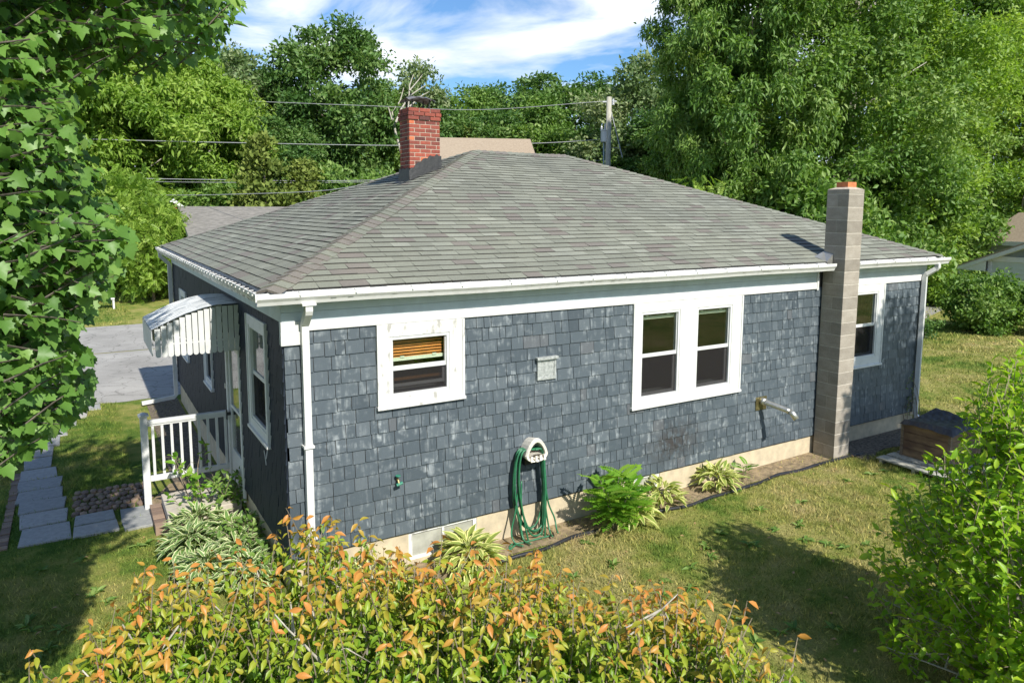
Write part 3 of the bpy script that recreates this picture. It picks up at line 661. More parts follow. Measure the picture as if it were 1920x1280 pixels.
# --- downspouts
def spout(pts, flat=(1, 0, 0), r=.052):
    b = MB(); b.tube(pts, r, 4, flat=flat); return b
b = spout([(.20, -.24, GT-.11), (.20, -.24, GT-.19), (.20, -.23, GT-.21), (.20, -.10, GT-.33), (.20, -.075, GT-.36), (.20, -.075, -.12), (.20, -.09, -.18), (.20, -.22, -.26)])
b.box((.13, -.29, GT-.135), (.27, -.19, GT-.111)); ds = b.build('downspout', M['white'], house)
for z_ in (1.3, .3): b = MB(); b.box((.145, -.13, z_), (.255, -.014, z_+.025)); b.build('strap', M['white'], ds)
b = spout([(L-.02, -.24, GT-.11), (L-.02, -.24, GT-.18), (L-.03, -.22, GT-.21), (L-.10, -.10, GT-.31), (L-.11, -.075, GT-.35), (L-.11, -.075, .07), (L-.10, -.09, .0), (L+.0, -.25, -.10), (L+.10, -.42, -.16)]); b.build('downspout', M['vinyl'], house)
b = spout([(-.24, D-.05, GT-.11), (-.24, D-.05, GT-.18), (-.10, D-.05, GT-.32), (-.075, D-.05, GT-.36), (-.075, D-.05, -.22), (-.12, D-.05, -.27), (-.75, D-.12, -.31)], (0, 1, 0)); b.build('downspout', M['white'], house)
b = MB(); b.box((-.022, D-.002, .05), (.03, D+.02, HE-.11)); b.build('corner_board', M['white'], house)

# --- windows
def window(side, cas, units, rail, blinds=None, sill=True, depth=.035, mat=None, lower_gap=0):
    """cas = casing outer u0,u1,z0,z1; units = openings"""
    mat = mat or M['white']; u0, u1, z0, z1 = cas; b = MB()
    edges = [u0]+[x for un in units for x in un[:2]]+[u1]
    zt_, zb_ = max(un[3] for un in units), min(un[2] for un in units)
    wbox(b, side, u0, u1, 0, depth, zt_, z1); wbox(b, side, u0, u1, 0, depth, z0, zb_)
    for i in range(0, len(edges), 2): wbox(b, side, edges[i], edges[i+1], 0, depth, zb_, zt_)
    wbox(b, side, u0-.012, u0+.016, .0, depth+.012, z0, z1-.001); wbox(b, side, u1-.016, u1+.012, .0, depth+.012, z0, z1-.001)
    if sill: wbox(b, side, u0-.02, u1+.02, 0, depth+.028, z0-.001, z0+.034)
    wo = b.build('window', mat, house, .003)
    for (a, c, p0, p1) in units:
        b = MB(); f_ = .035      # vinyl frame
        wbox(b, side, a, a+f_, -.06, depth-.008, p0, p1); wbox(b, side, c-f_, c, -.06, depth-.008, p0, p1); wbox(b, side, a+f_, c-f_, -.06, depth-.008, p1-f_, p1); wbox(b, side, a+f_, c-f_, -.06, depth-.008, p0, p0+f_)
        fo = b.build('frame', M['vinyl'], wo, .002); ia, ic, i0, i1 = a+f_, c-f_, p0+f_, p1-f_; r = i0+(i1-i0)*rail
        def sash(d0, z0_, z1_, s_=.022, bot=.03, top=.022):
            b = MB(); wbox(b, side, ia, ia+s_, d0, d0+.025, z0_, z1_); wbox(b, side, ic-s_, ic, d0, d0+.025, z0_, z1_); wbox(b, side, ia+s_, ic-s_, d0, d0+.025, z1_-top, z1_); wbox(b, side, ia+s_, ic-s_, d0, d0+.025, z0_, z0_+bot)
            so_ = b.build('sash', M['vinyl'], wo, .002); b = MB(); wbox(b, side, ia+s_, ic-s_, d0+.010, d0+.014, z0_+bot, z1_-top); b.build('pane', M['glass'], wo)
        sash(-.022, r-.03, i1, .012, .05, .006)                 # upper sash in front
        sash(-.055, i0+lower_gap, r+.0, .03, .035, .04)
        b = MB(); wbox(b, side, ia, ic, -.004, -.002, i0, r-.035); b.build('screen', M['screen'], wo)
        b = MB(); wbox(b, side, ia-.04, ic+.04, -.30, -.125, i0-.04, i0-.005); b.build('stool', M['vinyl'], wo)
        if blinds:
            kind, zlo = blinds; b = MB()
            if kind == 'wood':
                z = i1-.01
                while z > zlo:
                    b.poly([P(side, ia, -.105, z), P(side, ic, -.105, z), P(side, ic, -.075, z-.018), P(side, ia, -.075, z-.018)], [(0, 1, 2, 3)]); z -= .034
                wbox(b, side, ia, ic, -.12, -.10, r-.17, r-.14)
                b.build('blind', M['blind'], wo)
            b = MB(); wbox(b, side, ia+.005, ic-.005, -.068, -.06, zlo-.045, zlo-.005)
            for q in (.18, .78): uu = ia+(ic-ia)*q; wbox(b, side, uu, uu+.05, -.06, -.05, zlo-.012, zlo+.008)
            b.build('blind_rail', M['blindrail'], wo)
    return wo
window('front', (1.0, 2.05, 1.575, H1-.003), [openF[0]], .47, ('wood', 2.13), mat=M['whiteold'], lower_gap=.06)
window('front', (4.63, 6.73, 1.06, H1-.003), openF[1:3], .50, ('rail', 2.33))
window('front', (9.27, 10.30, 1.09, H1-.003), [openF[3]], .50, None)
window('left', (.69, 1.71, 1.10, 2.52), [openL[0]], .50, None, sill=True)
window('left', (4.58, 5.34, .90, 2.2), [openL[2]], .50, None)
window('left', (7.37, 8.27, .85, 2.2), [openL[3]], .50, None)
# --- door
b = MB(); a, c, z0_, z1_ = openL[1]
wbox(b, 'left', a-.09, a, 0, .03, z0_, z1_+.09); wbox(b, 'left', c, c+.09, 0, .03, z0_, z1_+.09); wbox(b, 'left', a, c, 0, .03, z1_, z1_+.09); b.build('door_frame', M['white'], house, .003)
b = MB(); fr2 = .09; dz0, dz1 = z0_+.01, z1_-.01; d0, d1 = -.03, .004
wbox(b, 'left', a+.01, a+fr2, d0, d1, dz0, dz1); wbox(b, 'left', c-fr2, c-.01, d0, d1, dz0, dz1); wbox(b, 'left', a+fr2, c-fr2, d0, d1, dz1-.12, dz1); wbox(b, 'left', a+fr2, c-fr2, d0, d1, dz0, dz0+.5); wbox(b, 'left', a+fr2, c-fr2, d0, d1, dz0+1.1, dz0+1.14)
door = b.build('door', M['vinyl'], house, .003)
b = MB(); wbox(b, 'left', a+fr2, c-fr2, -.016, -.010, dz0+.5, dz1-.12); b.build('pane', M['glass'], door)
b = MB(); wbox(b, 'left', c-.06, c-.03, .004, .05, .86, .90); wbox(b, 'left', c-.07, c-.02, .05, .065, .80, .94); b.build('door_handle', M['blackmetal'], door)
b = MB(); wbox(b, 'left', 3.44, 3.49, .014, .03, 1.2, 1.27); b.build('doorbell', M['cream'], house)
# inner door behind the storm door
b = MB(); wbox(b, 'left', a, c, -.11, -.07, z0_, z1_); b.build('inner_door', simple('inner door', (.28, .26, .22), .6, .1), house)
# --- small things on the wall
b = MB(); b.box((3.08, -.045, 1.66), (3.36, -.012, 1.70)); b.box((3.08, -.045, 1.70), (3.11, -.012, 1.93)); b.box((3.33, -.045, 1.70), (3.36, -.012, 1.93)); b.box((3.06, -.075, 1.92), (3.375, -.012, 1.955)); b.box((3.11, -.035, 1.70), (3.33, -.02, 1.92))
b.build('wall_vent', simple('weathered aluminium', (.50, .52, .50), .5, .2, 30, metal=.3, c2=(.28, .30, .29)), house, .004)
b = MB(); b.box((7.13, -.03, .70), (7.37, -.012, .905)); ex = b.build('exhaust_pipe', M['brass'], house)
b = MB(); b.tube([(7.24, -.02, .845), (7.24, -.10, .84), (7.26, -.14, .83), (7.36, -.42, .77), (7.38, -.47, .75)], .042, 14); b.tube([(7.375, -.46, .756), (7.39, -.50, .735), (7.41, -.56, .655)], .046, 14); b.tube([(7.245, -.03, .845), (7.245, -.11, .84)], .055, 14); b.build('pipe', M['metal'], ex, smooth=True)
b = MB(); b.tube([(1.20, -.012, .75), (1.20, -.07, .745), (1.20, -.10, .70)], .014, 8); b.tube([(1.20, -.055, .75), (1.20, -.06, .80)], .007, 6); sp = b.build('spigot', M['brass'], house)
b = MB(); b.lathe((1.20, -.06, .79), [(.028, 0), (.03, .006), (.028, .012)], 10); b.tube([(1.17, -.09, .70), (1.24, -.095, .72)], .018, 8); b.build('valve', simple('green valve', (.03, .22, .14), .4, .1), sp)
b = MB(); pts = [(-.03, .93+.05*math.cos(t_/3), 1.0-.02*t_+.03*math.sin(t_/2)) for t_ in range(8)]; b.tube(pts, .005, 5); b.tube([(-.03, .80, 1.05), (-.05, .79, .96), (-.05, .84, .95)], .005, 5); b.build('cable', M['white'], house)

# --- awning over the side door
aw0, aw1 = 2.30, 3.57; prof = [(.0, 2.56), (-.28, 2.555), (-.45, 2.52), (-.65, 2.46), (-.85, 2.375), (-1.03, 2.29)]
b = MB(); nst = 12
for i in range(nst):
    y0, y1 = aw0+(aw1-aw0)*i/nst, aw0+(aw1-aw0)*(i+1)/nst; ym = y0+(y1-y0)*.72
    for (p, q) in zip(prof[:-1], prof[1:]):
        up1 = .012
        b.poly([(p[0], y0, p[1]+up1), (q[0], y0, q[1]+up1), (q[0], ym, q[1]+up1), (p[0], ym, p[1]+up1), (p[0], ym, p[1]), (q[0], ym, q[1]), (q[0], y1, q[1]), (p[0], y1, p[1]), (q[0], y1, q[1]+up1), (p[0], y1, p[1]+up1)],
               [(0, 3, 2, 1), (3, 4, 5, 2), (4, 7, 6, 5), (7, 9, 8, 6)], random.Random(i).random())
m, t, p, N, K = newmat('mildewed white awning')
st_ = noise(t, 1, 6, .6, (4, 34, 4)); r = ramp(t, [(.36, (.12, .14, .16)), (.44, (.40, .42, .43)), (.54, (.66, .67, .66))]); K(st_.outputs['Fac'], r.inputs['Fac']); K(r.outputs['Color'], p.inputs['Base Color']); p.inputs['Roughness'].default_value = .45
M['awning'] = m
awn = b.build('awning', M['awning'], house); awn['label'] = 'white slatted metal awning with scalloped skirt'
def slat(b, base, along, x0, wd, ztop, zbot, off=(0, 0)):
    """vertical scalloped slat: along = unit vector horizontally; rounded lower end"""
    pts = [(0, ztop), (0, zbot+wd/2)]+[(wd/2-wd/2*math.cos(math.pi*k/8), zbot+wd/2-wd/2*math.sin(math.pi*k/8)) for k in range(1, 8)]+[(wd, zbot+wd/2), (wd, ztop)]
    nrm = Vector(along).cross(Vector((0, 0, 1)))*.004
    F_ = [Vector(base)+Vector(along)*(x0+u)+Vector((0, 0, z-base[2])) for u, z in pts]; n = len(F_)
    b.poly([f+nrm for f in F_]+[f-nrm for f in F_], [tuple(range(n)), tuple(reversed(range(n, 2*n)))]+[(k, n+k, n+(k+1) % n, (k+1) % n) for k in range(n)], .5)
def ztop(x):
    for (p, q) in zip(prof[:-1], prof[1:]):
        if q[0] <= x <= p[0]: t_ = (x-p[0])/(q[0]-p[0]); return p[1]+(q[1]-p[1])*t_
    return prof[-1][1]
for yy in (aw0, aw1):
    b = MB(); x = -.005
    while x > -1.0: slat(b, (x-.062, yy, 0), (1, 0, 0), 0, .062, ztop(x-.04)-.01, 1.95-.0*x); x -= .0715
    zz = 2.10; b.box((-1.0, yy+.006, zz), (0, yy+.016, zz+.02))
    b.build('side_skirt', M['vinyl'], awn)
b = MB(); y = aw0+.004
while y < aw1-.05: slat(b, (-1.03, y, 0), (0, 1, 0), 0, .062, 2.285, 1.97); y += .0715
b.box((-1.02, aw0, 2.10), (-1.01, aw1, 2.12)); b.build('front_skirt', M['vinyl'], awn)
b = MB(); b.tube([(-.99, aw0+.03, 2.27), (-.02, aw0+.03, 1.95)], .01, 6); b.tube([(-.99, aw1-.03, 2.27), (-.02, aw1-.03, 1.95)], .01, 6); b.build('bracket', M['vinyl'], awn)

# --- stoop: concrete pad, steps, white railing
stoop = empty('stoop', (-.5, 3.0, -.38), 'low concrete and brick door stoop with one white baluster railing, under the awning', 'stoop')
b = MB(); b.box((-.95, 2.45, -.45), (-.04, 3.28, -.14)); b.build('step', M['concrete'], stoop, .01)
b = MB()
for i in range(6): b.box((-1.10+.0, 2.45+i*.14, -.42), (-.96, 2.575+i*.14, -.26), random.Random(i).random())
for i in range(5): b.box((-.95+i*.19, 2.30, -.42), (-.77+i*.19, 2.44, -.27), random.Random(i+9).random())
b.build('brick_edge', M['pathbrick'], stoop, .004)
ry = 3.42
b = MB(); b.box((-1.15, ry-.045, -.42), (-1.06, ry+.045, .95)); po = b.build('post', M['vinyl'], stoop, .004)
b = MB(); b.box((-1.17, ry-.065, .951), (-1.04, ry+.065, .975)); b.hexa([(-1.165, ry-.06, .976), (-1.045, ry-.06, .976), (-1.045, ry+.06, .976), (-1.165, ry+.06, .976), (-1.12, ry-.01, 1.005), (-1.09, ry-.01, 1.005), (-1.09, ry+.01, 1.005), (-1.12, ry+.01, 1.005)]); b.build('cap', M['vinyl'], po, .003)
b = MB(); b.box((-1.058, ry-.035, .83), (-.016, ry+.035, .885)); b.box((-1.058, ry-.022, .8), (-.016, ry+.022, .829)); b.build('top_rail', M['vinyl'], stoop, .006)
b = MB(); b.box((-1.058, ry-.025, .02), (-.016, ry+.025, .095)); b.build('bottom_rail', M['vinyl'], stoop, .004)
for i in range(9):
    x = -1.0+i*.1185; b = MB(); b.box((x-.017, ry-.017, .0951), (x+.017, ry+.017, .7999)); b.build('baluster', M['vinyl'], stoop)

# --- hose holder and hose
hh = empty('hose_holder', (2.96, 0, .65), 'cream plastic wall-mounted hose hanger shaped like an arched shell', 'hose hanger')
b = MB(); n = 20; ctr = Vector((2.97, -.02, .78))
def arch(t, sx, sz): # 0..1 around
    a = 2*math.pi*t-math.pi/2; x = math.cos(a); z = math.sin(a); 
    if z > 0: x *= (1-.28*z)
    return (x*sx, z*sz*(1.25 if z > 0 else .6))
rings = [(.135, .135, -.016), (.15, .15, -.10), (.165, .165, -.20), (.155, .155, -.222), (.125, .125, -.215), (.115, .115, -.10), (.105, .105, -.03)]
base = len(b.v)
for (sx, sz, y) in rings:
    for i in range(n):
        x, z = arch(i/n, sx, sz); b.v.append((ctr.x+x, y, ctr.z+z))
for r_ in range(len(rings)-1):
    for i in range(n): b.f.append((r_*n+i, r_*n+(i+1) % n, (r_+1)*n+(i+1) % n, (r_+1)*n+i)); b.a.append(.5); b.m.append(0)
b.f.append(tuple((len(rings)-1)*n+i for i in range(n))); b.a.append(.5); b.m.append(0)
b.build('shell', M['cream'], hh, smooth=False)
b = MB()
for i in range(9):   # curved shelf that carries the hose
    a0, a1 = math.pi*i/9, math.pi*(i+1)/9
    b.poly([(ctr.x+.125*math.cos(a0), -.02, .735+.055*math.sin(a0)), (ctr.x+.125*math.cos(a1), -.02, .735+.055*math.sin(a1)), (ctr.x+.125*math.cos(a1), -.2, .725+.055*math.sin(a1)), (ctr.x+.125*math.cos(a0), -.2, .725+.055*math.sin(a0))], [(0, 1, 2, 3), (3, 2, 1, 0)])
for x in (-.10, -.035, .03, .09): b.box((ctr.x+x, -.235, .70), (ctr.x+x+.03, -.222, .77))
b.build('shelf', M['cream'], hh)
b = MB(); b.box((ctr.x-.1, -.09, .62), (ctr.x+.1, -.015, .70)); b.build('bracket', M['blackmetal'], hh)
rng = random.Random(17); b = MB()
hose = empty('garden_hose', (2.96, -.15, -.3), 'green garden hose coiled in long loops on the cream wall hanger', 'hose')
def spl(pts, n=10):
    o_ = []; q = [Vector(p) for p in pts]; q = [q[0]*2-q[1]]+q+[q[-1]*2-q[-2]]
    for i in range(1, len(q)-2):
        for k in range(n):
            t_ = k/n; p0, p1, p2, p3 = q[i-1:i+3]
            o_.append(.5*((2*p1)+(-p0+p2)*t_+(2*p0-5*p1+4*p2-p3)*t_*t_+(-p0+3*p1-3*p2+p3)*t_**3))
    o_.append(q[-2]); return o_
path = []
for k in range(8):
    wL = -.20-.045*rng.random()-.02*(k % 3); wR = .12+.06*rng.random(); lo = -.16-.05*rng.random()-(.30 if k in (2, 5, 7) else .04*k*.4); yy = -.06-.016*k; jit = rng.uniform(-.03, .03)
    path += [(2.97+wL*.75, yy, .82), (2.97+wL+jit*.3, yy-.01, .5), (2.97+wL*.92+jit, yy-.015, .15), (2.97+wL*.45+jit, yy-.03, lo+.07), (2.97+.02+jit, yy-.03, lo),
             (2.97+wR*.8+jit, yy-.02, lo+.1), (2.97+wR+.02, yy, .2), (2.97+wR, yy, .5), (2.97+wR*.8, yy, .80), (2.97, yy+.0, .81+.003*k)]
b.tube(spl(path, 7), .011, 8); b.build('loops', M['hose'], hose, smooth=True)
b = MB()
for (x0, x1, zlow) in ((-.22, -.34, -.29), (-.18, -.2, -.29), (.16, .30, -.24), (.15, .2, -.27)):
    b.tube(spl([(2.97+x0, -.14, .45), (2.97+(x0*1.5+x1)/2.5, -.15, .1), (2.97+x1, -.17, zlow+.12), (2.97+x1*.95, -.24, zlow+.005), (2.97+x1*.8, -.34, zlow+.0)], 8), .011, 8)
b.tube(spl([(2.97-.34*.95, -.24, -.30), (2.97-.45, -.3, -.31), (2.97-.35, -.2, -.305), (2.97-.2, -.22, -.31), (2.97+.2, -.25, -.30)], 8), .011, 8)
b.build('hanging_ends', M['hose'], hose, smooth=True)
# --- lawn edging
b = MB(); pts = [(x, -.45+.03*math.sin(x*1.9)-.02*math.sin(x*5)+(.18*max(0, 2.6-x) if x < 2.6 else 0)*-.4, float(gz(x, 0))+.02+.008*math.sin(x*8)) for x in np.arange(1.2, 9.3, .12)]
b.tube(pts, .026, 8); tag(b.build('lawn_edging', M['plasticblack'], smooth=True), 'long black plastic edging strip between the lawn and the bed along the front wall', 'edging')

# --- weathered wooden crate with tarp lid by the right corner
cr_ = empty('wooden_box', (10.0, -1.35, -.25), 'weathered wooden storage box with a sagging black cover beside the right corner of the house', 'storage box')
b = MB(); X0, X1, Y0, Y1, Z0, Z1 = 9.5, 10.45, -1.74, -.98, -.13, .40
for i in range(4): z0_ = Z0+i*(Z1-Z0)/4; b.box((X0, Y0+.02, z0_), (X0+.03, Y1-.02, z0_+(Z1-Z0)/4-.006)); b.box((X1-.03, Y0+.02, z0_), (X1, Y1-.02, z0_+(Z1-Z0)/4-.006)); b.box((X0+.001, Y1-.02, z0_), (X1-.001, Y1, z0_+(Z1-Z0)/4-.006)); b.box((X0+.001, Y0, z0_), (X1-.001, Y0+.02, z0_+(Z1-Z0)/4-.006))
b.build('box_side', simple('stained plywood', (.23, .155, .085), .8, .25, 3, bmp=.3, c2=(.10, .06, .04), stretch=(1, 1, 3)), cr_)
b = MB(); b.box((X0-.012, Y0-.012, Z0), (X0+.03, Y0+.03, Z1)); b.box((X0-.012, Y1-.03, Z0), (X0+.03, Y1+.012, Z1)); b.build('corner_post', M['wood'], cr_)
b = MB(); n = 12
for i in range(n):
    for j in range(n):
        def q(i, j):
            a, c = i/n, j/n; return (X0-.06+(X1-X0+.12)*a, Y0-.06+(Y1-Y0+.12)*c, Z1+.05+.03*math.sin(a*5+c*3)+.05*a-.03*math.sin(a*math.pi)*math.sin(c*math.pi)+.008*math.sin(i*2.3+j*1.7)-(.07 if i in (0, n) or j in (0, n) else 0))
        b.face([q(i, j), q(i+1, j), q(i+1, j+1), q(i, j+1)])
b.build('cover', M['tarp'], cr_)
pl = empty('pallet', (9.6, -1.5, -.25), 'flat grey wooden pallet lying on the grass under the storage box', 'pallet')
b = MB()
for i in range(6): b.box((9.05+i*.28, -2.05, -.16), (9.05+i*.28+.22, -.85, -.135))
b.build('deck_board', M['greywood'], pl)
b = MB()
for y in (-2.0, -1.48, -.95): b.box((9.05, y, -.25), (10.68, y+.05, -.161))
b.build('runner', M['greywood'], pl)

# --- stone path: each stone is countable but set in the ground
fl = [((-2.03, 2.93), (-2.58, 3.5)), ((-2.06, 3.52), (-2.62, 4.02)), ((-2.1, 4.04), (-2.66, 4.48)), ((-2.13, 4.5), (-2.7, 4.95)), ((-2.15, 4.98), (-2.72, 5.45)), ((-2.22, 5.48), (-2.72, 6.0)), ((-2.3, 6.04), (-2.68, 6.6)),
      ((-2.28, 6.66), (-2.7, 7.2)), ((-2.2, 7.25), (-2.66, 7.8)), ((-2.1, 7.86), (-2.55, 8.4)), ((-1.95, 8.46), (-2.42, 8.95)), ((-1.75, 9.0), (-2.25, 9.5)), ((-1.5, 9.56), (-2.1, 9.98))]
ct = [((-1.5, 2.86), (-2.0, 3.22)), ((-1.52, 3.25), (-1.99, 3.6)), ((-1.02, 2.8), (-1.44, 3.15)), ((-1.04, 3.18), (-1.46, 3.55))]
pos = ['nearest the camera', 'second from the near end', 'third from the near end', 'fourth from the near end', 'fifth from the near end', 'sixth from the near end', 'seventh from the near end', 'eighth from the near end', 'ninth from the near end', 'tenth from the near end', 'eleventh from the near end', 'next to the driveway but one', 'touching the driveway']
pos2 = ['near left one', 'far left one', 'near right one', 'far right one']
rng = random.Random(31)
for i, (a, c) in enumerate(fl+ct):
    b = MB(); j = lambda: rng.uniform(-.018, .018); z0_ = -.44; z1_ = -.352+rng.uniform(-.006, .008); x0, x1, y0, y1 = c[0], a[0], a[1], c[1]
    if i >= 13: y0, y1 = a[1], c[1]; x0, x1 = c[0], a[0]
    q = [(x0+j(), y0+j()), (x1+j(), y0+j()), (x1+j(), y1+j()), (x0+j(), y1+j())]; b.hexa([(p_[0], p_[1], z0_) for p_ in q]+[(p_[0], p_[1], z1_+rng.uniform(-.004, .004)) for p_ in q], rng.random())
    o = b.build('stepping_stone', M['flag'], None, .008)
    tag(o, ('grey flagstone of the straight side path, '+pos[i]) if i < 13 else ('grey flagstone in the short branch towards the stoop, '+pos2[i-13]), 'stepping stone', 'flagstones of the side path')
b = MB(); rng = random.Random(5)
for i in range(60):   # cobbles patch
    r_ = i % 10; c_ = i//10; x = -1.98+r_*.098+rng.uniform(-.012, .012)+(c_ % 2)*.04; y = 3.68+c_*.165+rng.uniform(-.02, .02); a = rng.uniform(-.5, .5)
    pts = [(x+.052*rng.uniform(.8, 1.1)*math.cos(t_+a), y+.075*rng.uniform(.85, 1.1)*math.sin(t_+a)) for t_ in [k*math.pi/3 for k in range(6)]]; z1_ = -.350+rng.uniform(-.008, .01)
    b.poly([(p_[0], p_[1], -.42) for p_ in pts]+[(p_[0], p_[1], z1_) for p_ in pts]+[(x, y, z1_+.012)], [(k, (k+1) % 6, 6+(k+1) % 6, 6+k) for k in range(6)]+[(6+k, 6+(k+1) % 6, 12) for k in range(6)], rng.random())
tag(b.build('cobbles', M['pathbrick']), 'patch of small brown cobbles between the flagstones and the stoop', 'cobbles')
b = MB()
for i in range(26): y = 2.95+i*.115; b.box((-2.80+rng.uniform(-.01, .01), y, -.44), (-2.70, y+.105, -.352+rng.uniform(-.01, .008)), rng.random())
tag(b.build('brick_edging', M['pathbrick']), 'row of old bricks along the left edge of the flagstone path', 'edging')

# ================================================================ VEGETATION
def px2w(u, v, dist):
    """helper used while laying out: point seen at photo pixel (u,v), dist metres along the view axis"""
    d = fw+r2*(u-963.36)/FPX-u2*(v-560.27)/FPX; return CAM+d*dist
GREENS = {
 'maple': leafmat('maple leaf', (.065, .155, .026), (.125, .25, .045), (.25, .37, .09), trans=.3, rough=.45),
 'mid': leafmat('green tree leaf', (.085, .175, .030), (.155, .27, .05), (.26, .36, .10), trans=.35, rough=.5),
 'dark': leafmat('dark tree leaf', (.055, .13, .030), (.10, .195, .042), (.18, .27, .075), trans=.3, rough=.5),
 'bright': leafmat('yellow green leaf', (.14, .25, .030), (.23, .36, .05), (.34, .45, .09), trans=.4, rough=.5),
 'pale': leafmat('pale green leaf', (.10, .17, .06), (.17, .25, .095), (.30, .35, .18), trans=.35, rough=.5),
 'cedar': leafmat('cedar foliage', (.09, .135, .022), (.15, .20, .034), (.21, .26, .055), trans=.2, rough=.7),
 'shrub': leafmat('lime shrub leaf', (.15, .31, .015), (.28, .45, .024), (.45, .52, .04), trans=.42, rough=.4),
 'orange': leafmat('autumn tinted leaf', (.12, .26, .018), (.30, .38, .035), (.58, .25, .06), trans=.38, rough=.4, pos=(0, .45, 1)),
 'hosta': leafmat('variegated hosta leaf', (.11, .21, .055), (.16, .28, .08), None, margin=(.66, .68, .40), trans=.3, rough=.45),
 'hostay': leafmat('yellow hosta leaf', (.20, .29, .06), (.30, .36, .08), None, margin=(.70, .68, .27), trans=.3, rough=.45),
 'frond': leafmat('bright compound leaf', (.10, .25, .022), (.17, .35, .03), (.27, .41, .05), trans=.42, rough=.4),
}
def crown(name, seed, lobes, leaves, tpl, size, mat, parent, shape, lobe_r, droop=.0, upb=.35, shell=.55):
    """leaves in sub-clumps on many lobes; shape(rng,n) -> (n,3) lobe centres in metres"""
    rng = np.random.default_rng(seed); C = shape(rng, lobes); rr = lobe_r*rng.uniform(.6, 1.25, lobes)
    li = rng.integers(0, lobes, leaves//6); d = rdir(rng, len(li), .25); rad = rr[li]*(shell+(1-shell)*rng.random(len(li)))*rng.uniform(.8, 1.15, len(li))
    c = C[li]+d*rad[:, None]*np.array([1, 1, .72])
    k = 6; c = np.repeat(c, k, 0); d = np.repeat(d, k, 0); tone = np.repeat(rng.normal(0, .14, len(li))+rng.normal(0, .2, lobes)[li], k)
    T = c+rng.normal(0, size*.9, c.shape)*np.array([1, 1, .6]); n = len(T)
    A = norm(d*.7+rdir(rng, n)*.9+np.array([0, 0, -droop])); N = norm(rdir(rng, n)*.75+d*.4+np.array([0, 0, upb]))
    V, F, a, h = place(tpl, T, A, N, size*rng.uniform(.7, 1.3, n), np.clip(.5+tone+rng.normal(0, .18, n), 0, 1))
    return fastmesh(name, V, F, a, mat, parent, h)
def trunk(name, p0, h, r, seed, mat, parent, limbs=7, spread=2.2, lean=(0, 0), from_=.35):
    rng = random.Random(seed); b = MB(); pts = []
    for i in range(9): t_ = i/8; pts.append((p0[0]+lean[0]*t_*h+.12*math.sin(t_*4+seed), p0[1]+lean[1]*t_*h+.1*math.cos(t_*5+seed), p0[2]-.3+t_*h))
    b.tube(pts, [r*(1-.85*i/8)+.01 for i in range(9)], 9)
    for i in range(limbs):
        t_ = from_+(.95-from_)*i/limbs; k = t_*8; j = int(k); a = Vector(pts[j]).lerp(Vector(pts[min(j+1, 8)]), k-j); an = rng.uniform(0, 6.28)+i*2.4; ln = spread*(1.15-t_*.75)*rng.uniform(.7, 1.1)
        d = Vector((math.cos(an), math.sin(an), 0)); q = [a, a+d*ln*.35+Vector((0, 0, ln*.22)), a+d*ln*.7+Vector((rng.uniform(-.2, .2), 0, ln*.5)), a+d*ln+Vector((0, rng.uniform(-.2, .2), ln*.72))]
        rr = r*(1-.85*t_)*.55; b.tube(q, [rr, rr*.7, rr*.4, rr*.12], 6)
    return b.build(name, mat, parent, smooth=True)
def sh_round(rx, rz, zc, fill=.55):
    def f(rng, n):
        d = rdir(rng, n); r_ = fill+(1-fill)*rng.random(n)**.6; p = d*r_[:, None]*np.array([rx, rx, rz]); p *= (1+.16*np.sin(p[:, :1]*2.1/rx*2+p[:, 1:2]*3/rx+1)); p[:, 2] += zc; return p
    return f
def sh_tall(rx, z0, z1, fill=.35, top=.35):
    def f(rng, n):
        t_ = rng.random(n); prof_ = np.sin(np.pi*np.clip(t_*.86+.12, 0, 1))**.6; prof_ = np.where(t_ > .75, prof_*(top+(1-top)*(1-t_)/.25), prof_)
        a = rng.uniform(0, 6.283, n); r_ = rx*prof_*(fill+(1-fill)*rng.random(n)**.5)*(1+.22*np.sin(3*a+t_*9)); return np.stack([np.cos(a)*r_, np.sin(a)*r_, z0+(z1-z0)*t_], 1)
    return f
def sh_cone(rx, z0, z1):
    def f(rng, n):
        t_ = 1-np.sqrt(rng.random(n)); a = rng.uniform(0, 6.283, n); r_ = rx*(1-t_)*(.55+.45*rng.random(n)); return np.stack([np.cos(a)*r_, np.sin(a)*r_, z0+(z1-z0)*t_], 1)
    return f
# --- prototypes of the background trees, each later copied (crown and trunk share their mesh)
protos = {}
def proto(kind, fn):
    e = empty(kind, (0, 0, 0), None, 'tree'); fn(e); protos[kind] = [e, False]
def p_broad(e): crown('crown', 1, 70, 30000, OVS, .34, GREENS['dark'], e, sh_round(4.6, 5.2, 10.2), 1.35); trunk('trunk', (0, 0, 0), 13, .32, 1, M['bark'], e, 9, 4)
def p_leafy(e): crown('crown', 2, 60, 26000, OVS, .33, GREENS['mid'], e, sh_round(4.4, 5.4, 9.2), 1.4); trunk('trunk', (0, 0, 0), 12, .28, 2, M['bark'], e, 9, 4)
def p_locust(e): crown('crown', 3, 110, 34000, OVN, .34, GREENS['bright'], e, sh_tall(4.4, 2.2, 13.2, .3), .95, .25, .5, .4); trunk('trunk', (0, 0, 0), 12, .24, 3, M['palebark'], e, 9, 3.6, from_=.25)
def p_pale(e): crown('crown', 4, 60, 22000, OVS, .30, GREENS['pale'], e, sh_round(3.6, 5.2, 8), 1.2); trunk('trunk', (0, 0, 0), 11, .22, 4, M['palebark'], e, 9, 3)
def p_cedar(e): crown('crown', 5, 90, 16000, CARD, .22, GREENS['cedar'], e, sh_cone(2.6, .6, 6.6), .5, -.6, .2, .3); trunk('trunk', (0, 0, 0), 5.5, .14, 5, M['bark'], e, 5, 1)
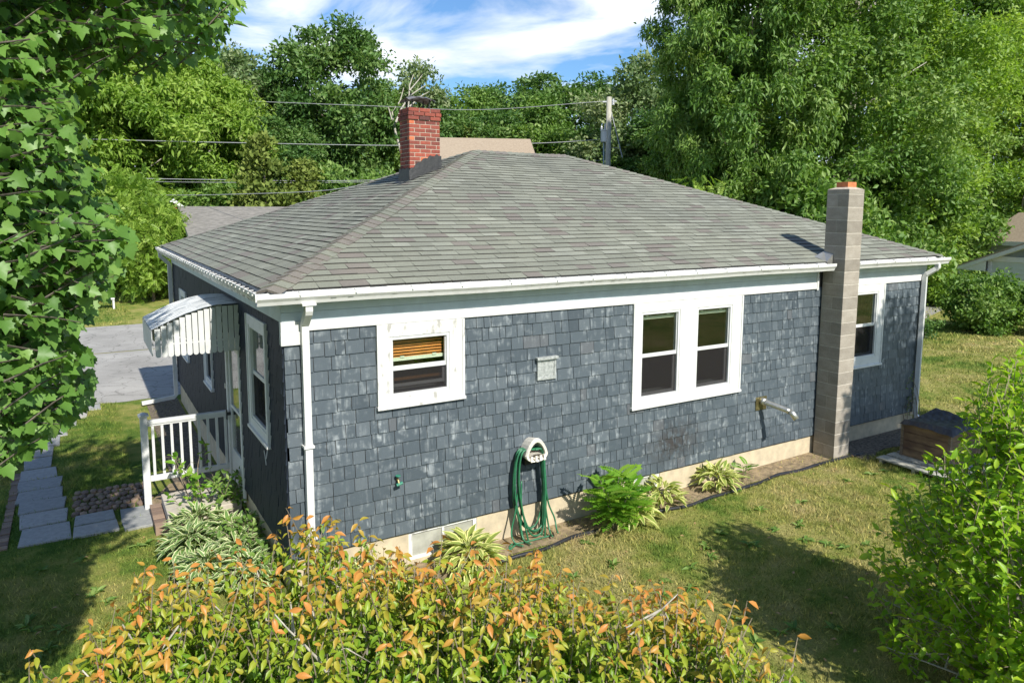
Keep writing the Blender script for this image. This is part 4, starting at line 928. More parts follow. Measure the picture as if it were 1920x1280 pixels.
def p_tall(e): crown('crown', 6, 150, 60000, OVS, .20, GREENS['mid'], e, sh_tall(4.0, 1.5, 19, .25), 1.15, .15, .4, .3); trunk('trunk', (0, 0, 0), 19, .26, 6, M['palebark'], e, 16, 3.2, from_=.12)
def p_tallb(e): crown('crown', 7, 150, 56000, OVS, .19, GREENS['bright'], e, sh_tall(3.8, 1.0, 18, .25), 1.1, .1, .4, .3); trunk('trunk', (0, 0, 0), 17, .22, 7, M['palebark'], e, 16, 3, from_=.12)
def p_under(e): crown('crown', 8, 46, 16000, OVS, .24, GREENS['mid'], e, sh_round(2.6, 2.4, 2.5, .3), .95); trunk('trunk', (0, 0, 0), 4, .12, 8, M['bark'], e, 6, 1.6)
def p_lbright(e): crown('crown', 9, 60, 5200, FROND5, .40, GREENS['bright'], e, sh_round(2.1, 2.6, 3.4, .3), .65, .1, .5, .4); trunk('trunk', (0, 0, 0), 4.5, .10, 9, M['bark'], e, 6, 1.6)
def p_airy(e): crown('crown', 10, 130, 42000, OVN, .24, GREENS['mid'], e, sh_tall(3.7, 3.4, 15.4, .2, .35), .62, .35, .5, .35); trunk('trunk', (0, 0, 0), 15.5, .24, 10, M['bark'], e, 14, 3, from_=.25)
for k_, f_ in (('broad_tree', p_broad), ('leafy_tree', p_leafy), ('locust_tree', p_locust), ('pale_tree', p_pale), ('cedar_tree', p_cedar), ('tall_tree', p_tall), ('slender_tree', p_tallb), ('understory_tree', p_under), ('young_tree', p_lbright), ('airy_tree', p_airy)): proto(k_, f_)
def put(kind, u, d, sx, sz, rz, label, group='trees beyond the house'):
    """u = photo column, d = distance; feet on the ground"""
    e, used = protos[kind]
    if not used: o = e; protos[kind][1] = True
    else:
        o = e.copy(); COL.objects.link(o)
        for ch_ in e.children: c_ = ch_.copy(); COL.objects.link(c_); c_.parent = o
    dd = fw+r2*(u-963.36)/FPX; dd = dd/math.hypot(dd[0], dd[1]); q = CAM+dd*d
    o.location = (q[0], q[1], float(gz(q[0], q[1]))-.05); o.scale = (sx, sx, sz); o.rotation_euler = (0, 0, rz); o['label'] = label; o['group'] = group; return o
G1, G2, G3 = 'trees along the far side of the road', 'tall trees right of the house', 'low growth at the foot of the trees'
put('locust_tree', 250, 48, 1.0, 1.02, 0, 'bright yellow-green feathery tree behind the maple leaves at far left', G1)
put('locust_tree', 390, 50, .95, .98, 2, 'bright feathery tree with pale limbs, second from the left of the treeline', G1)
put('locust_tree', 110, 46, 1.0, 1.1, 4, 'bright feathery tree almost hidden behind the near maple', G1)
put('pale_tree', 480, 56, 1.05, 1.06, 1, 'pale green tree left of the big dark rounded tree', G1)
put('leafy_tree', 530, 66, .9, 1.0, 1, 'distant green tree peeping between pale tree and big dark tree', G1)
put('leafy_tree', 420, 64, 1.0, 1.05, 3, 'distant rounded tree behind the feathery trees on the left', G1)
put('broad_tree', 628, 54, .98, 1.08, 0, 'big dark rounded tree rising above the treeline left of the brick chimney', G1)
put('broad_tree', 560, 50, .7, .62, 2, 'lower dark tree in front of the pale one, left of the big rounded tree', G1)
put('leafy_tree', 712, 58, .8, .92, 5, 'leafy tree directly left of the dead limbs', G1)
put('pale_tree', 800, 60, .95, 1.08, 2, 'leafy pale tree just behind the brick chimney', G1)
put('leafy_tree', 868, 64, 1.0, .95, 4, 'green tree right behind the brick chimney cap', G1)
put('broad_tree', 955, 68, 1.1, .98, 3, 'dark flat-topped tree in the middle of the treeline', G1)
put('broad_tree', 1075, 60, 1.05, .94, 1, 'dark domed tree left of the utility pole', G1)
put('leafy_tree', 1000, 56, .9, .82, 2, 'lower leafy tree above the brown roof', G1)
put('pale_tree', 1180, 52, 1.0, 1.02, 4, 'pale tree right of the utility pole', G1)
put('broad_tree', 1215, 50, .9, .66, 5, 'dark tree in the gap right of the utility pole', G1)
put('broad_tree', 900, 52, .9, .70, 1, 'dark lower tree behind the brown roof', G1)
put('broad_tree', 320, 56, 1.1, .95, 2, 'dark tree behind the left feathery trees', G1)
put('cedar_tree', 500, 42, 1.25, 1.18, 0, 'yellow-green cedar, taller of two beyond the grey shed', 'cedars beyond the shed')
put('cedar_tree', 578, 44, 1.3, 1.0, 2, 'yellow-green cedar, shorter and broader of two beyond the shed', 'cedars beyond the shed')
put('cedar_tree', 872, 50, 1.15, 1.42, 4, 'yellowish cedar spire right of the brick chimney', 'cedars beyond the shed')
put('young_tree', 250, 38, 1.15, .95, 0, 'small bright feathery tree at the edge of the left lawn', G3)
put('young_tree', 285, 36, .7, .75, 2, 'small bright feathery tree beside the red barn', G3)
put('young_tree', 1245, 27, .9, .80, 4, 'low bright feathery tree just over the right roof slope', G3)
for i, (u, d, s_, lb) in enumerate([(190, 43, 1.0, 'left end of the dark thicket'), (262, 42, .9, 'thicket shrub behind the small feathery trees'), (425, 48, 1.2, 'dark bush behind the grey shed roof'), (640, 46, 1.3, 'dark thicket tree behind the left roof slope'), (720, 47, 1.2, 'dark thicket tree left of the brick chimney'), (1090, 50, 1.3, 'dark thicket tree left of the pole foot'), (1290, 30, 1.0, 'leafy thicket tree behind the right roof slope'),
    (1400, 31, 1.05, 'thicket tree at the foot of the tall trunk'), (1500, 30, 1.1, 'thicket tree left of the block chimney'), (1640, 38, 1.3, 'thicket tree right of the block chimney'), (1720, 46, 1.2, 'thicket tree above the right lawn'), (1800, 58, 1.3, 'thicket tree behind the neighbour roof'), (350, 47, 1.1, 'dark bush behind the red barn')]):
    put('understory_tree', u, d, s_, s_*1.05, i*1.3, lb, G3)
put('airy_tree', 1312, 30, .62, .93, 0, 'thin feathery tree with open crown at the left of the tall trees', G2)
put('airy_tree', 1400, 30, .8, 1.1, 2, 'feathery tree with a straight visible trunk above the right roof slope', G2)
put('tall_tree', 1460, 33, 1.0, .98, 1, 'tall leafy tree left of the block chimney', G2)
put('tall_tree', 1580, 36, 1.05, 1.05, 3, 'tall leafy tree directly behind the block chimney', G2)
put('tall_tree', 1380, 38, .95, .92, 5, 'tall leafy tree behind the straight trunked one', G2)
put('slender_tree', 1650, 40, 1.15, 1.15, 0, 'yellow-green tall tree right of the block chimney', G2)
put('slender_tree', 1800, 52, 1.4, 1.15, 2, 'yellow-green tall tree above the neighbour roof', G2)
put('slender_tree', 1910, 54, 1.4, 1.1, 4, 'yellow-green tall tree at the right edge of the picture', G2)
put('tall_tree', 1740, 50, 1.1, 1.0, 2.2, 'tall dark leafy tree behind the yellow-green ones', G2)
put('tall_tree', 2010, 60, 1.1, .95, 1.2, 'tall leafy tree just outside the right edge', G2)
# dead limbs
o = empty('dead_tree', tuple(px2w(800, 420, 50)), 'bare bleached limbs of a dead tree rising behind the brick chimney', 'tree'); b = MB(); rng = random.Random(2)
def pb(*l): return [tuple(px2w(u, v, 50+.5*k)) for k, (u, v) in enumerate(l)]
for l, r_ in (([(765, 330), (742, 250), (735, 210), (750, 190), (757, 165)], .1), ([(742, 230), (752, 205), (768, 180), (790, 165), (798, 160)], .08), ([(765, 330), (772, 260), (765, 215), (768, 160), (775, 140)], .1), ([(768, 200), (790, 180), (805, 172)], .06), ([(735, 225), (728, 200), (722, 185)], .05), ([(768, 170), (785, 150), (792, 140)], .05)):
    p_ = pb(*l); b.tube(p_, [r_*(1-.75*i/(len(p_)-1)) for i in range(len(p_))], 6)
b.build('limb', M['palebark'], o)

# --- near foliage: twigs with leaves
def twiggy(parent, seed, ends, n_leaf, tpl, size, mat, base_fn, varfn, stem_r=.012, twig_len=.3, droop=.4, spread=.55, crown_name='foliage', stem_mat=None, keep=1.0, upb=.5, nb=(0, -.3)):
    """ends (k,3): twig tips; each twig gets n_leaf leaves around its last part"""
    rng = np.random.default_rng(seed); k = len(ends); B = base_fn(ends); d = norm(ends-B)
    t_ = np.linspace(0, 1, n_leaf); T = []; A = []; N_ = []; Vv = []
    dirs = norm(d*.9+rdir(rng, k)*.45+np.array([0, 0, .35]))
    for j in range(n_leaf):
        s_ = t_[j]; pos_ = ends-dirs*twig_len*(1-s_)[..., None] if False else ends-dirs*(twig_len*(1-s_)); an = j*2.4+rng.uniform(0, 6.28, k)*.0+np.arange(k)*1.7
        a1 = norm(np.cross(dirs, np.array([.3, .2, 1.]))); a2 = np.cross(dirs, a1); sd_ = a1*np.cos(an)[:, None]+a2*np.sin(an)[:, None]
        ax = norm(sd_*spread*(1.3-.5*s_)+dirs*(.25+.5*s_)+np.array([0, 0, -droop])+rng.normal(0, .18, (k, 3)))
        nn2 = norm(np.array([nb[0], nb[1], upb])+dirs*.3+rng.normal(0, .35, (k, 3))); T.append(pos_+rng.normal(0, size*.12, (k, 3))); A.append(ax); N_.append(nn2); Vv.append(varfn(pos_, s_, rng))
    T = np.concatenate(T); A = np.concatenate(A); N_ = np.concatenate(N_); Vv = np.clip(np.concatenate(Vv), 0, 1)
    V, F, a, h = place(tpl, T, A, N_, size*rng.uniform(.65, 1.2, len(T)), Vv)
    f = fastmesh(crown_name, V, F, a, mat, parent, h)
    b = MB()
    for i in range(0, k):
        e_ = ends[i]; q = e_-dirs[i]*twig_len
        b.tube([tuple(q), tuple(q+(e_-q)*.6+np.array([0, 0, .01])), tuple(e_)], [stem_r*.5, stem_r*.35, stem_r*.2], 3, cap=False)
    b.build('twig', stem_mat or M['twig'], parent)
    return dirs
def stems(parent, base, ends, seed, n_main, r_, mat, name='branch', sub=3):
    """main stems from the base fan out into the crown, side branches end near twig tips"""
    rng = random.Random(seed); b = MB(); idx = [rng.randrange(len(ends)) for _ in range(n_main)]
    for i in idx:
        e_ = Vector(ends[i]); s0 = Vector(base)+Vector((rng.uniform(-.25, .25), rng.uniform(-.25, .25), 0)); m1 = s0.lerp(e_, .45)+Vector((rng.uniform(-.1, .1), rng.uniform(-.1, .1), .25*(e_.z-s0.z))); 
        p_ = spl([s0, m1, e_], 5); n = len(p_); b.tube(p_, [r_*(1-.82*j/(n-1)) for j in range(n)], 5)
        near = sorted(range(len(ends)), key=lambda q: (Vector(ends[q])-m1).length)[:40]
        for _ in range(sub):
            q = Vector(ends[rng.choice(near)]); a = p_[rng.randrange(n//3, n-1)]; b.tube([a, a.lerp(q, .5)+Vector((0, 0, .08)), q], [r_*.4, r_*.28, r_*.12], 4)
    b.build(name, mat, parent, smooth=True)
def ell(rng, n, c, r, fill=.0, zmin=None):
    d = rdir(rng, n); s_ = (fill+(1-fill)*rng.random(n))**(1/2.2); p_ = np.array(c)+d*s_[:, None]*np.array(r)
    if zmin is not None: p_ = p_[p_[:, 2] > zmin]
    return p_
# orange-tinted hedge of shrubs in the foreground: eight bushes
oranges = [(190, 4.1, 1215, .46, .55, 120, 'orange and green leaved shrub at the bottom left corner, lowest of the row'),
           (330, 4.5, 1090, .50, .75, 170, 'orange tipped shrub second from the left, in front of the white edged hostas'),
           (475, 4.9, 1075, .45, .8, 150, 'orange tipped shrub third from the left, below the navy side wall'),
           (600, 5.2, 985, .40, .95, 150, 'tallest orange tipped shrub, standing in front of the downspout at the near house corner'),
           (640, 4.2, 1100, .52, .75, 190, 'orange tipped shrub low in front of the tallest one'),
           (790, 4.8, 1060, .52, .8, 190, 'orange tipped shrub right of the tallest one, below the first basement window'),
           (930, 4.3, 1110, .52, .75, 190, 'orange tipped shrub in the middle of the bottom row'),
           (1020, 4.9, 1085, .50, .75, 170, 'orange tipped shrub directly below the hanging hose'),
           (1150, 4.3, 1150, .50, .7, 180, 'brownish orange shrub right of the middle in the bottom row'),
           (1270, 4.7, 1150, .46, .65, 150, 'brownish orange shrub second from the right in the bottom row'),
           (1370, 4.2, 1200, .40, .6, 120, 'salmon tipped shrub at the right end of the bottom row')]
for i, (uu, dep, vt, rx, rz, n, lb) in enumerate(oranges):
    q = px2w(uu, vt-25, dep); c = (q[0], q[1], q[2]-rz); r = (rx, rx, rz)
    rng = np.random.default_rng(100+i); e = empty('orange_shrub', (c[0], c[1], -.35), lb, 'shrub', 'orange tinted shrubs along the bottom of the picture')
    P_ = ell(rng, int(n*1.8), c, r, .1, -.2); up_s = ell(rng, int(n*.22), (c[0], c[1], c[2]+rz*.45), (rx*1.25, rx*1.25, rz*.75), .6, c[2]); P_ = np.concatenate([P_, up_s])
    def vf(p, s_, g, c=c, r=r): h = np.clip((p[:, 2]-(c[2]-.1))/(r[2]*1.1), 0, 1); rad = np.linalg.norm((p-np.array(c))/np.array(r), axis=1); return (.04+.80*h*np.clip(rad, .4, 1)*(.4+.8*s_)+g.normal(0, .13, len(p))+(.4*(g.random(len(p)) < .14)*h))
    base = np.array([c[0], c[1], -.35])
    twiggy(e, 200+i, P_, 11, OVM, .070, GREENS['orange'], lambda q, b_=np.array([c[0], c[1], c[2]-rz]): q*.25+b_*.75, vf, .010, .30, .85, .85, 'foliage')
    stems(e, base, P_, i, 14, .02, M['palebark'])
# bright green shrub, bottom right
e = empty('green_shrub', (4.55, -5.0, -.3), 'tall lime green leafy shrub filling the bottom right corner', 'shrub')
rng = np.random.default_rng(50)
P_ = np.concatenate([ell(rng, 900, (4.9, -5.1, 1.0), (1.15, 1.1, 1.5), .3, -.2), ell(rng, 280, (4.6, -4.4, .65), (.75, .75, 1.15), .3, -.2), ell(rng, 140, (5.3, -4.6, 2.1), (.6, .6, .55), .2)])
rg_ = np.random.default_rng(3); tall = P_[rg_.random(len(P_)) < .12]+rg_.uniform(0, .28, (1, 1))*np.array([0, 0, 1])
P_ = np.concatenate([P_, tall])
vf = lambda p, s_, g: .25+.35*s_+g.normal(0, .2, len(p))
twiggy(e, 51, P_, 10, OV, .088, GREENS['shrub'], lambda q: q*.25+np.array([4.7, -5.0, .2])*.75, vf, .010, .34, .15, .85, 'foliage')
stems(e, (4.7, -5.0, -.3), P_, 52, 34, .022, M['palebark'])
# maple on the left, crown reaching over the camera
e = empty('maple_tree', (-5.2, -4.6, -.4), 'large broad-leaved maple at the left whose dark branches hang over the top left corner', 'tree')
rng = np.random.default_rng(60)
hang = []
def fromscreen(u0, u1, v0, v1, d0, d1, n, test=None):
    u = rng.uniform(u0, u1, n); v = rng.uniform(v0, v1, n); d = rng.uniform(d0, d1, n); k_ = test(u, v) if test else np.ones(n, bool); return np.array([px2w(a, b_, c_) for a, b_, c_ in zip(u[k_], v[k_], d[k_])])
edge = lambda v: np.interp(v, [60, 130, 200, 300, 380, 450, 520, 570, 620, 700, 750, 790, 830, 870], [60, 115, 150, 185, 225, 240, 235, 190, 160, 195, 185, 140, 80, 30])
left = fromscreen(-420, 240, 70, 850, 3.3, 5.3, 3500, lambda u, v: u < edge(v)-12)
low = lambda u: np.interp(u, [-300, 0, 60, 120, 200, 260, 330, 400, 440, 470], [210, 175, 165, 160, 140, 118, 122, 108, 70, 10])
over = fromscreen(-500, 450, -260, 190, 3.6, 6.2, 1600, lambda u, v: v < low(u)-22)
canopy_and_blocker = np.concatenate([ell(rng, 640, (-3.3, -4.3, 6.95), (2.3, 1.3, .65), .2), ell(rng, 430, (-4.2, -5.6, 8.9), (3.1, 2.8, 1.4), .3), ell(rng, 200, (-3.1, -3.3, 7.6), (1.9, 1.8, 1.2), .3), ell(rng, 150, (-5.6, -1.8, 6.2), (1.6, 2.0, 1.6), .3)])  # first cluster is unseen foliage added to shade the overhanging branches
vf = lambda p, s_, g: .42+g.normal(0, .2, len(p))+(.8*(g.random(len(p)) < .004))
twiggy(e, 61, np.concatenate([left, over]), 10, MAPLE, .068, GREENS['maple'], lambda q: q*.7+np.array([-5.2, -4.2, 4.5])*.3, vf, .012, .30, .75, .9, 'foliage', M['bark'], upb=.6, nb=(.1, -.75))
twiggy(e, 62, canopy_and_blocker, 8, MAPLE, .17, GREENS['maple'], lambda q: q*.7+np.array([-5.2, -4.6, 4.5])*.3, vf, .014, .45, .3, .9, 'crown', M['bark'], upb=.9)
stems(e, (-5.2, -4.6, 2.2), np.concatenate([left, over, canopy_and_blocker]), 63, 26, .022, M['bark'], sub=3)
b = MB(); b.tube([(-5.3, -4.6, -.5), (-5.25, -4.6, .6), (-5.2, -4.6, 2.3), (-5.1, -4.7, 4.5), (-4.8, -5.2, 6.5)], [.34, .27, .24, .17, .08], 12)
b.tube([(-5.2, -4.6, 2.3), (-4.2, -4.2, 3.5), (-3.2, -3.9, 4.2)], [.14, .09, .04], 8); b.tube([(-5.2, -4.6, 3.3), (-4.4, -5.2, 5.2), (-3.6, -5.4, 6.4), (-2.8, -5.2, 7.4)], [.14, .1, .07, .03], 8); b.build('trunk', M['bark'], e, smooth=True)
# off-frame tree on the right: its shade falls on the lawn and on the right end of the wall
e = empty('side_tree', (11.2, -8.4, -.3), 'spreading tree outside the right edge that shades the end of the wall', 'tree')
crown('crown', 71, 46, 15000, OVS, .17, GREENS['mid'], e, lambda g, n: ell(g, n, (11.3, -6.6, 5.2), (1.7, 1.5, 2.2), .3), .6); trunk('trunk', (11.2, -8.4, -.3), 5, .14, 3, M['bark'], e, 6, 1.4, lean=(0, .3))
# --- hostas and garden plants
def hosta(x, y, rad, n, size, mat, seed, label, group, sy=1.0, name='hosta'):
    rng = np.random.default_rng(seed); z = float(gz(x, y)); e = empty(name, (x, y, z), label, 'plant', group)
    k = n; a = rng.uniform(0, 6.283, k); rr = rad*np.sqrt(rng.random(k)); T = np.stack([x+np.cos(a)*rr*.75, y+np.sin(a)*rr*.75*sy, z+.06+.16*(1-(rr/rad)**2)+rng.uniform(0, .08, k)], 1)
    out_ = np.stack([np.cos(a), np.sin(a), np.zeros(k)], 1); A = norm(out_*(.35+.75*(rr/rad)[:, None])+np.array([0, 0, .6])+rng.normal(0, .38, (k, 3))); N_ = norm(np.cross(np.cross(A, np.array([0, 0, 1.])), A)+rng.normal(0, .15, (k, 3)))
    V, F, aa, h = place(HOSTA, T, A, N_, size*rng.uniform(.65, 1.15, k), rng.random(k)); fastmesh('leaves', V, F, aa, mat, e, h); return e
def hosta_clump(x, y, nr, size, mat, seed, label, group): return hosta(x, y, nr, int(120*(nr/.3)**2), size, mat, seed, label, group)
GH = 'yellow hostas in the bed along the front wall'
hosta_clump(1.95, -.36, .34, 0.240, GREENS['hostay'], 1, 'yellow hosta below the first basement window', GH)
hosta_clump(5.05, -.24, .26, 0.192, GREENS['hostay'], 2, 'yellow hosta below the second basement window', GH)
hosta_clump(6.15, -.22, .30, 0.200, GREENS['hostay'], 3, 'yellow hosta furthest right along the foundation', GH)
hosta_clump(4.35, -.42, .30, 0.224, GREENS['hostay'], 4, 'yellow hosta against the tall bright compound-leaved plant', GH)
hosta_clump(.75, -.45, .36, 0.224, GREENS['hostay'], 14, 'yellow hosta hidden behind the orange shrubs near the corner', GH)
GV = 'variegated hostas beside the stoop'
for i, (x, y, r_, lb) in enumerate([(-.62, 2.25, .36, 'white edged hosta at the back by the stoop'), (-.25, 1.75, .40, 'white edged hosta in the middle of the bed'), (-.75, 1.70, .36, 'white edged hosta at the outer left of the bed'), (-.35, 1.15, .40, 'white edged hosta in front, towards the lawn'), (.0-.35, .6, .36, 'white edged hosta nearest the house corner'), (-.7, .95, .30, 'white edged hosta half under the orange shrub')]):
    hosta(x, y, r_*1.05, 210, .17, GREENS['hosta'], 20+i, lb, GV)
def fronds(x, y, h, n, size, seed, label, rad=.35, name='compound_plant', mat='frond', stemsn=6, tpl=FROND):
    rng = np.random.default_rng(seed); z = float(gz(x, y)); e = empty(name, (x, y, z), label, 'plant'); T = []; A = []; b = MB()
    for s_ in range(stemsn):
        an = rng.uniform(0, 6.28); tip = np.array([x+math.cos(an)*rad*rng.uniform(.2, .8), y+math.sin(an)*rad*rng.uniform(.2, .6)-.03, z+h*rng.uniform(.65, 1)]); b.tube([(x, y, z-.03), tuple((np.array([x, y, z])+tip)/2+np.array([0, 0, .05])), tuple(tip)], [.009, .007, .004], 5)
        for k in range(n//stemsn):
            t_ = .25+.75*(k+1)/(n//stemsn); p_ = np.array([x, y, z])*(1-t_)+tip*t_; a2 = k*2.4+an; T.append(p_); A.append([math.cos(a2), math.sin(a2), .75*t_+rng.uniform(-.1, .3)])
    T, A = np.array(T), norm(np.array(A)); N_ = norm(np.array([0, 0, 1.])+rng.normal(0, .2, A.shape)); V, F, a, h_ = place(tpl, T, A, N_, size*rng.uniform(.7, 1.15, len(T)), rng.random(len(T)))
    fastmesh('leaves', V, F, a, GREENS[mat], e, h_); b.build('stem', M['twig'], e); return e
fronds(3.98, -.50, .74, 120, .27, 1, 'tall bright green plant with feathery compound leaves beside the hose')
fronds(6.75, -.2, .30, 10, .16, 2, 'tiny weed seedling right of the last hosta', .15, 'weed', stemsn=2)
# round-leaved sapling and other perennials beside the stoop
def sapling(x, y, seed, label, h, n, name, size=.085, rad=.3, mat='frond', base=None):
    rng = np.random.default_rng(seed); z = float(gz(x, y)) if base is None else base; e = empty(name, (x, y, z), label, 'plant')
    P_ = np.stack([x+rng.normal(0, rad*.5, n), y+rng.normal(0, rad*.5, n), z+h*rng.uniform(.35, 1, n)], 1)
    twiggy(e, seed, P_, 7, OV, size, GREENS[mat], lambda q: q*.2+np.array([x, y, z+.2])*.8, lambda p, s_, g: g.random(len(p)), .009, .26, .15, .8, 'leaves'); stems(e, (x, y, z), P_, seed, 5, .010, M['twig'], 'stem', 1); return e
sapling(-.62, 2.78, 5, 'tall leggy sapling with rounded leaves rising in front of the railing', 1.0, 9, 'sapling', .12, .40)
sapling(-.22, 2.6, 6, 'leafy dark green perennial between stoop and hostas', .65, 34, 'perennial', .10, .30, 'mid')
sapling(-.18, 1.4, 7, 'narrow leaved perennial close to the navy side wall', .45, 44, 'perennial', .09, .35, 'mid')
sapling(-.15, .55, 8, 'narrow leaved perennial low by the house corner', .4, 36, 'perennial', .09, .28, 'mid')
sapling(.33, -.22, 9, 'small vine climbing beside the left downspout', .72, 12, 'vine', .10, .12, 'maple')
sapling(11.25, -.05, 10, 'small vine on the wall near the right downspout', 1.1, 9, 'vine', .05, .07, 'mid')
sapling(.55, -.35, 13, 'pale leaved weed below the shingles near the corner', .45, 26, 'weed', .07, .25, 'pale')
# bush on the right lawn
e = empty('round_shrub', tuple(px2w(1845, 610, 24)), 'rounded dark green shrub on the right lawn in front of the neighbour house', 'shrub')
q = px2w(1850, 560, 24.5); crown('foliage', 81, 60, 24000, OVS, .14, GREENS['mid'], e, lambda g, n: np.concatenate([ell(g, n*2//3, (q[0], q[1], .6), (1.25, 1.25, .95), .3), ell(g, n-n*2//3, (q[0]+.9, q[1]-1.6, .75), (.9, .9, .8), .3)]), .38)
b = MB(); rng = random.Random(3)
for i in range(14): a = rng.uniform(0, 6.28); b.tube([(q[0]+.2*math.cos(a), q[1]+.2*math.sin(a), -.35), (q[0]+.5*math.cos(a), q[1]+.5*math.sin(a), .6), (q[0]+.9*math.cos(a), q[1]+.9*math.sin(a), 1.2)], [.03, .02, .01], 5)
b.build('stem', M['bark'], e)
q = px2w(1775, 540, 31); e = empty('light_shrub', (q[0], q[1], -.3), 'light green loose shrub behind the rounded shrub', 'shrub'); crown('foliage', 82, 26, 7000, OVS, .15, GREENS['bright'], e, lambda g, n: ell(g, n, (q[0], q[1], .35), (1.1, 1.1, .7), .3), .35); trunk('stem', (q[0], q[1], -.2), 1.2, .04, 3, M['bark'], e, 5, .6, from_=.1)
q = px2w(1742, 615, 23); e = empty('small_plant', (q[0], q[1], -.3), 'small spindly plant alone on the right lawn beside the downspout', 'plant'); crown('foliage', 83, 10, 600, OVS, .09, GREENS['dark'], e, lambda g, n: ell(g, n, (q[0], q[1], .1), (.35, .35, .25), .3), .15); trunk('stem', (q[0], q[1], -.2), .6, .02, 3, M['bark'], e, 5, .3, from_=.1)

# ================================================================ NEIGHBOURS, POLE, WIRES
def gable(name, x0, x1, y0, y1, zw, zr_, axis, wallm, roofm, over, label, gm=None, zb=-.5, ra=.12):
    """gabled building; ridge along axis"""
    e = empty(name, ((x0+x1)/2, (y0+y1)/2, zb), label, 'building'); b = MB(); b.box((x0, y0, zb), (x1, y1, zw)); b.build('wall', wallm, e)
    b = MB()
    if axis == 'x': ym = (y0+y1)/2; tri = [((x, y0, zw), (x, y1, zw), (x, ym, zr_)) for x in (x0, x1)]
    else: xm = (x0+x1)/2; tri = [((x0, y, zw), (x1, y, zw), (xm, y, zr_)) for y in (y0, y1)]
    b.poly(tri[0], [(0, 1, 2)]); b.build('gable', gm or wallm, e); b = MB(); b.poly(tri[1], [(2, 1, 0)]); b.build('gable', gm or wallm, e); rf_ = MB(); rk = MB(); th = .1
    for s_ in (-1, 1):
        if axis == 'x':
            hw = (y1-y0)/2; k = (zr_-zw)/hw; ye = ym+s_*(hw+over); ze = zw-k*over; A = [(x0-ra, ye, ze), (x1+ra, ye, ze), (x1+ra, ym, zr_), (x0-ra, ym, zr_)]
        else:
            hw = (x1-x0)/2; k = (zr_-zw)/hw; xe = xm+s_*(hw+over); ze = zw-k*over; A = [(xe, y0-ra, ze), (xe, y1+ra, ze), (xm, y1+ra, zr_), (xm, y0-ra, zr_)]
        up = lambda h: [(p_[0], p_[1], p_[2]+h) for p_ in A]
        rf_.hexa(up(.02)+up(.08)); rk.hexa(up(-.14)+up(.015))
    rf_.build('roof', roofm, e); rk.build('rake_board', M['white'], e); return e
# brown roof house beyond the ridge
q = px2w(895, 262, 42)
bh = gable('brown_roofed_house', q[0]-3.35, q[0]+2.95, q[1]-3.8, q[1]+3.8, 5.6, q[2], 'x', M['siding'], M['brownroof'], .5, 'house with light brown shingle roof showing over the ridge of the navy house')
bh.rotation_euler = (0, 0, -R(23))
# grey shed
q = px2w(500, 398, 36); gs = gable('grey_shed', q[0]-3.9, q[0]+.9, q[1]-3.6, q[1]+3.6, 2.35, 3.78, 'x', M['siding'], M['greyroof'], .5, 'low shed with grey shingle roof and white rake board behind the left roof slope')
# red barn with pale roof
q = px2w(372, 412, 41); gable('red_barn', q[0]-3.6, q[0]+1.1, q[1]-.2, q[1]+5, 2.3, 4.2, 'y', M['redbarn'], simple('pale metal roof', (.72, .74, .76), .4, .05), .35, 'red barn with pale metal roof glimpsed between trees on the left', ra=.2)
# right neighbour
q = px2w(1857, 482, 30); X, Y = q[0], q[1]; zt3 = q[2]
nb = gable('neighbour_house', X, X+12, Y-9, Y, zt3, zt3+1.9, 'x', M['siding'], M['brownroof'], 1.1, 'sage green sided neighbour house with white gable trim at the right edge', M['gablesiding'], ra=.35)
b = MB(); z = -.2
while z < zt3-.25: b.poly([(X-.02, Y+.0, z), (X-.02, Y-9, z), (X-.004, Y-9, z+.18), (X-.004, Y, z+.18), (X, Y, z), (X, Y-9, z)], [(0, 1, 2, 3), (0, 4, 5, 1)]); z += .185
b.build('clapboard', M['siding'], nb)
b = MB(); b.box((X-.05, Y-9, zt3-.16), (X-.001, Y+.05, zt3+.05)); b.box((X-.05, Y-.08, -.5), (X-.001, Y+.05, zt3-.161)); b.build('trim', M['white'], nb)
k3 = 1.9/4.5; b = MB(); b.poly([(X-.3, Y, zt3-.1), (X-.3, Y+1.1, zt3-k3*1.1-.1), (X-.3, Y, zt3-k3*1.1-.1), (X+.2, Y, zt3-.1), (X+.2, Y+1.1, zt3-k3*1.1-.1), (X+.2, Y, zt3-k3*1.1-.1)], [(0, 1, 2), (5, 4, 3), (0, 3, 4, 1), (1, 4, 5, 2)]); b.build('eave_box', M['white'], nb)
b = MB(); b.tube([(X-.1, Y+1.2, zt3-.50), (X-.1, Y+1.15, zt3-.72), (X-.1, Y+.9, zt3-.85), (X-.1, Y+.1, zt3-1.2), (X-.08, Y+.02, zt3-1.35), (X-.08, Y+.02, -.3)], .06, 6); b.build('downspout', M['white'], nb, smooth=True)
b = MB(); b.box((X-.02, Y+1.12, zt3-.55), (X+12, Y+1.24, zt3-.44)); b.build('gutter', M['white'], nb)
q = px2w(1900, 445, 37)
nb2 = empty('neighbour_wing', (q[0]+4, q[1]-3, -.4), 'brown hipped roof wing behind the sage neighbour house', 'building')
b = MB(); b.box((q[0]+.2, q[1]-6, -.4), (q[0]+9, q[1]+1.2, q[2]-.25)); b.build('wall', M['siding'], nb2)
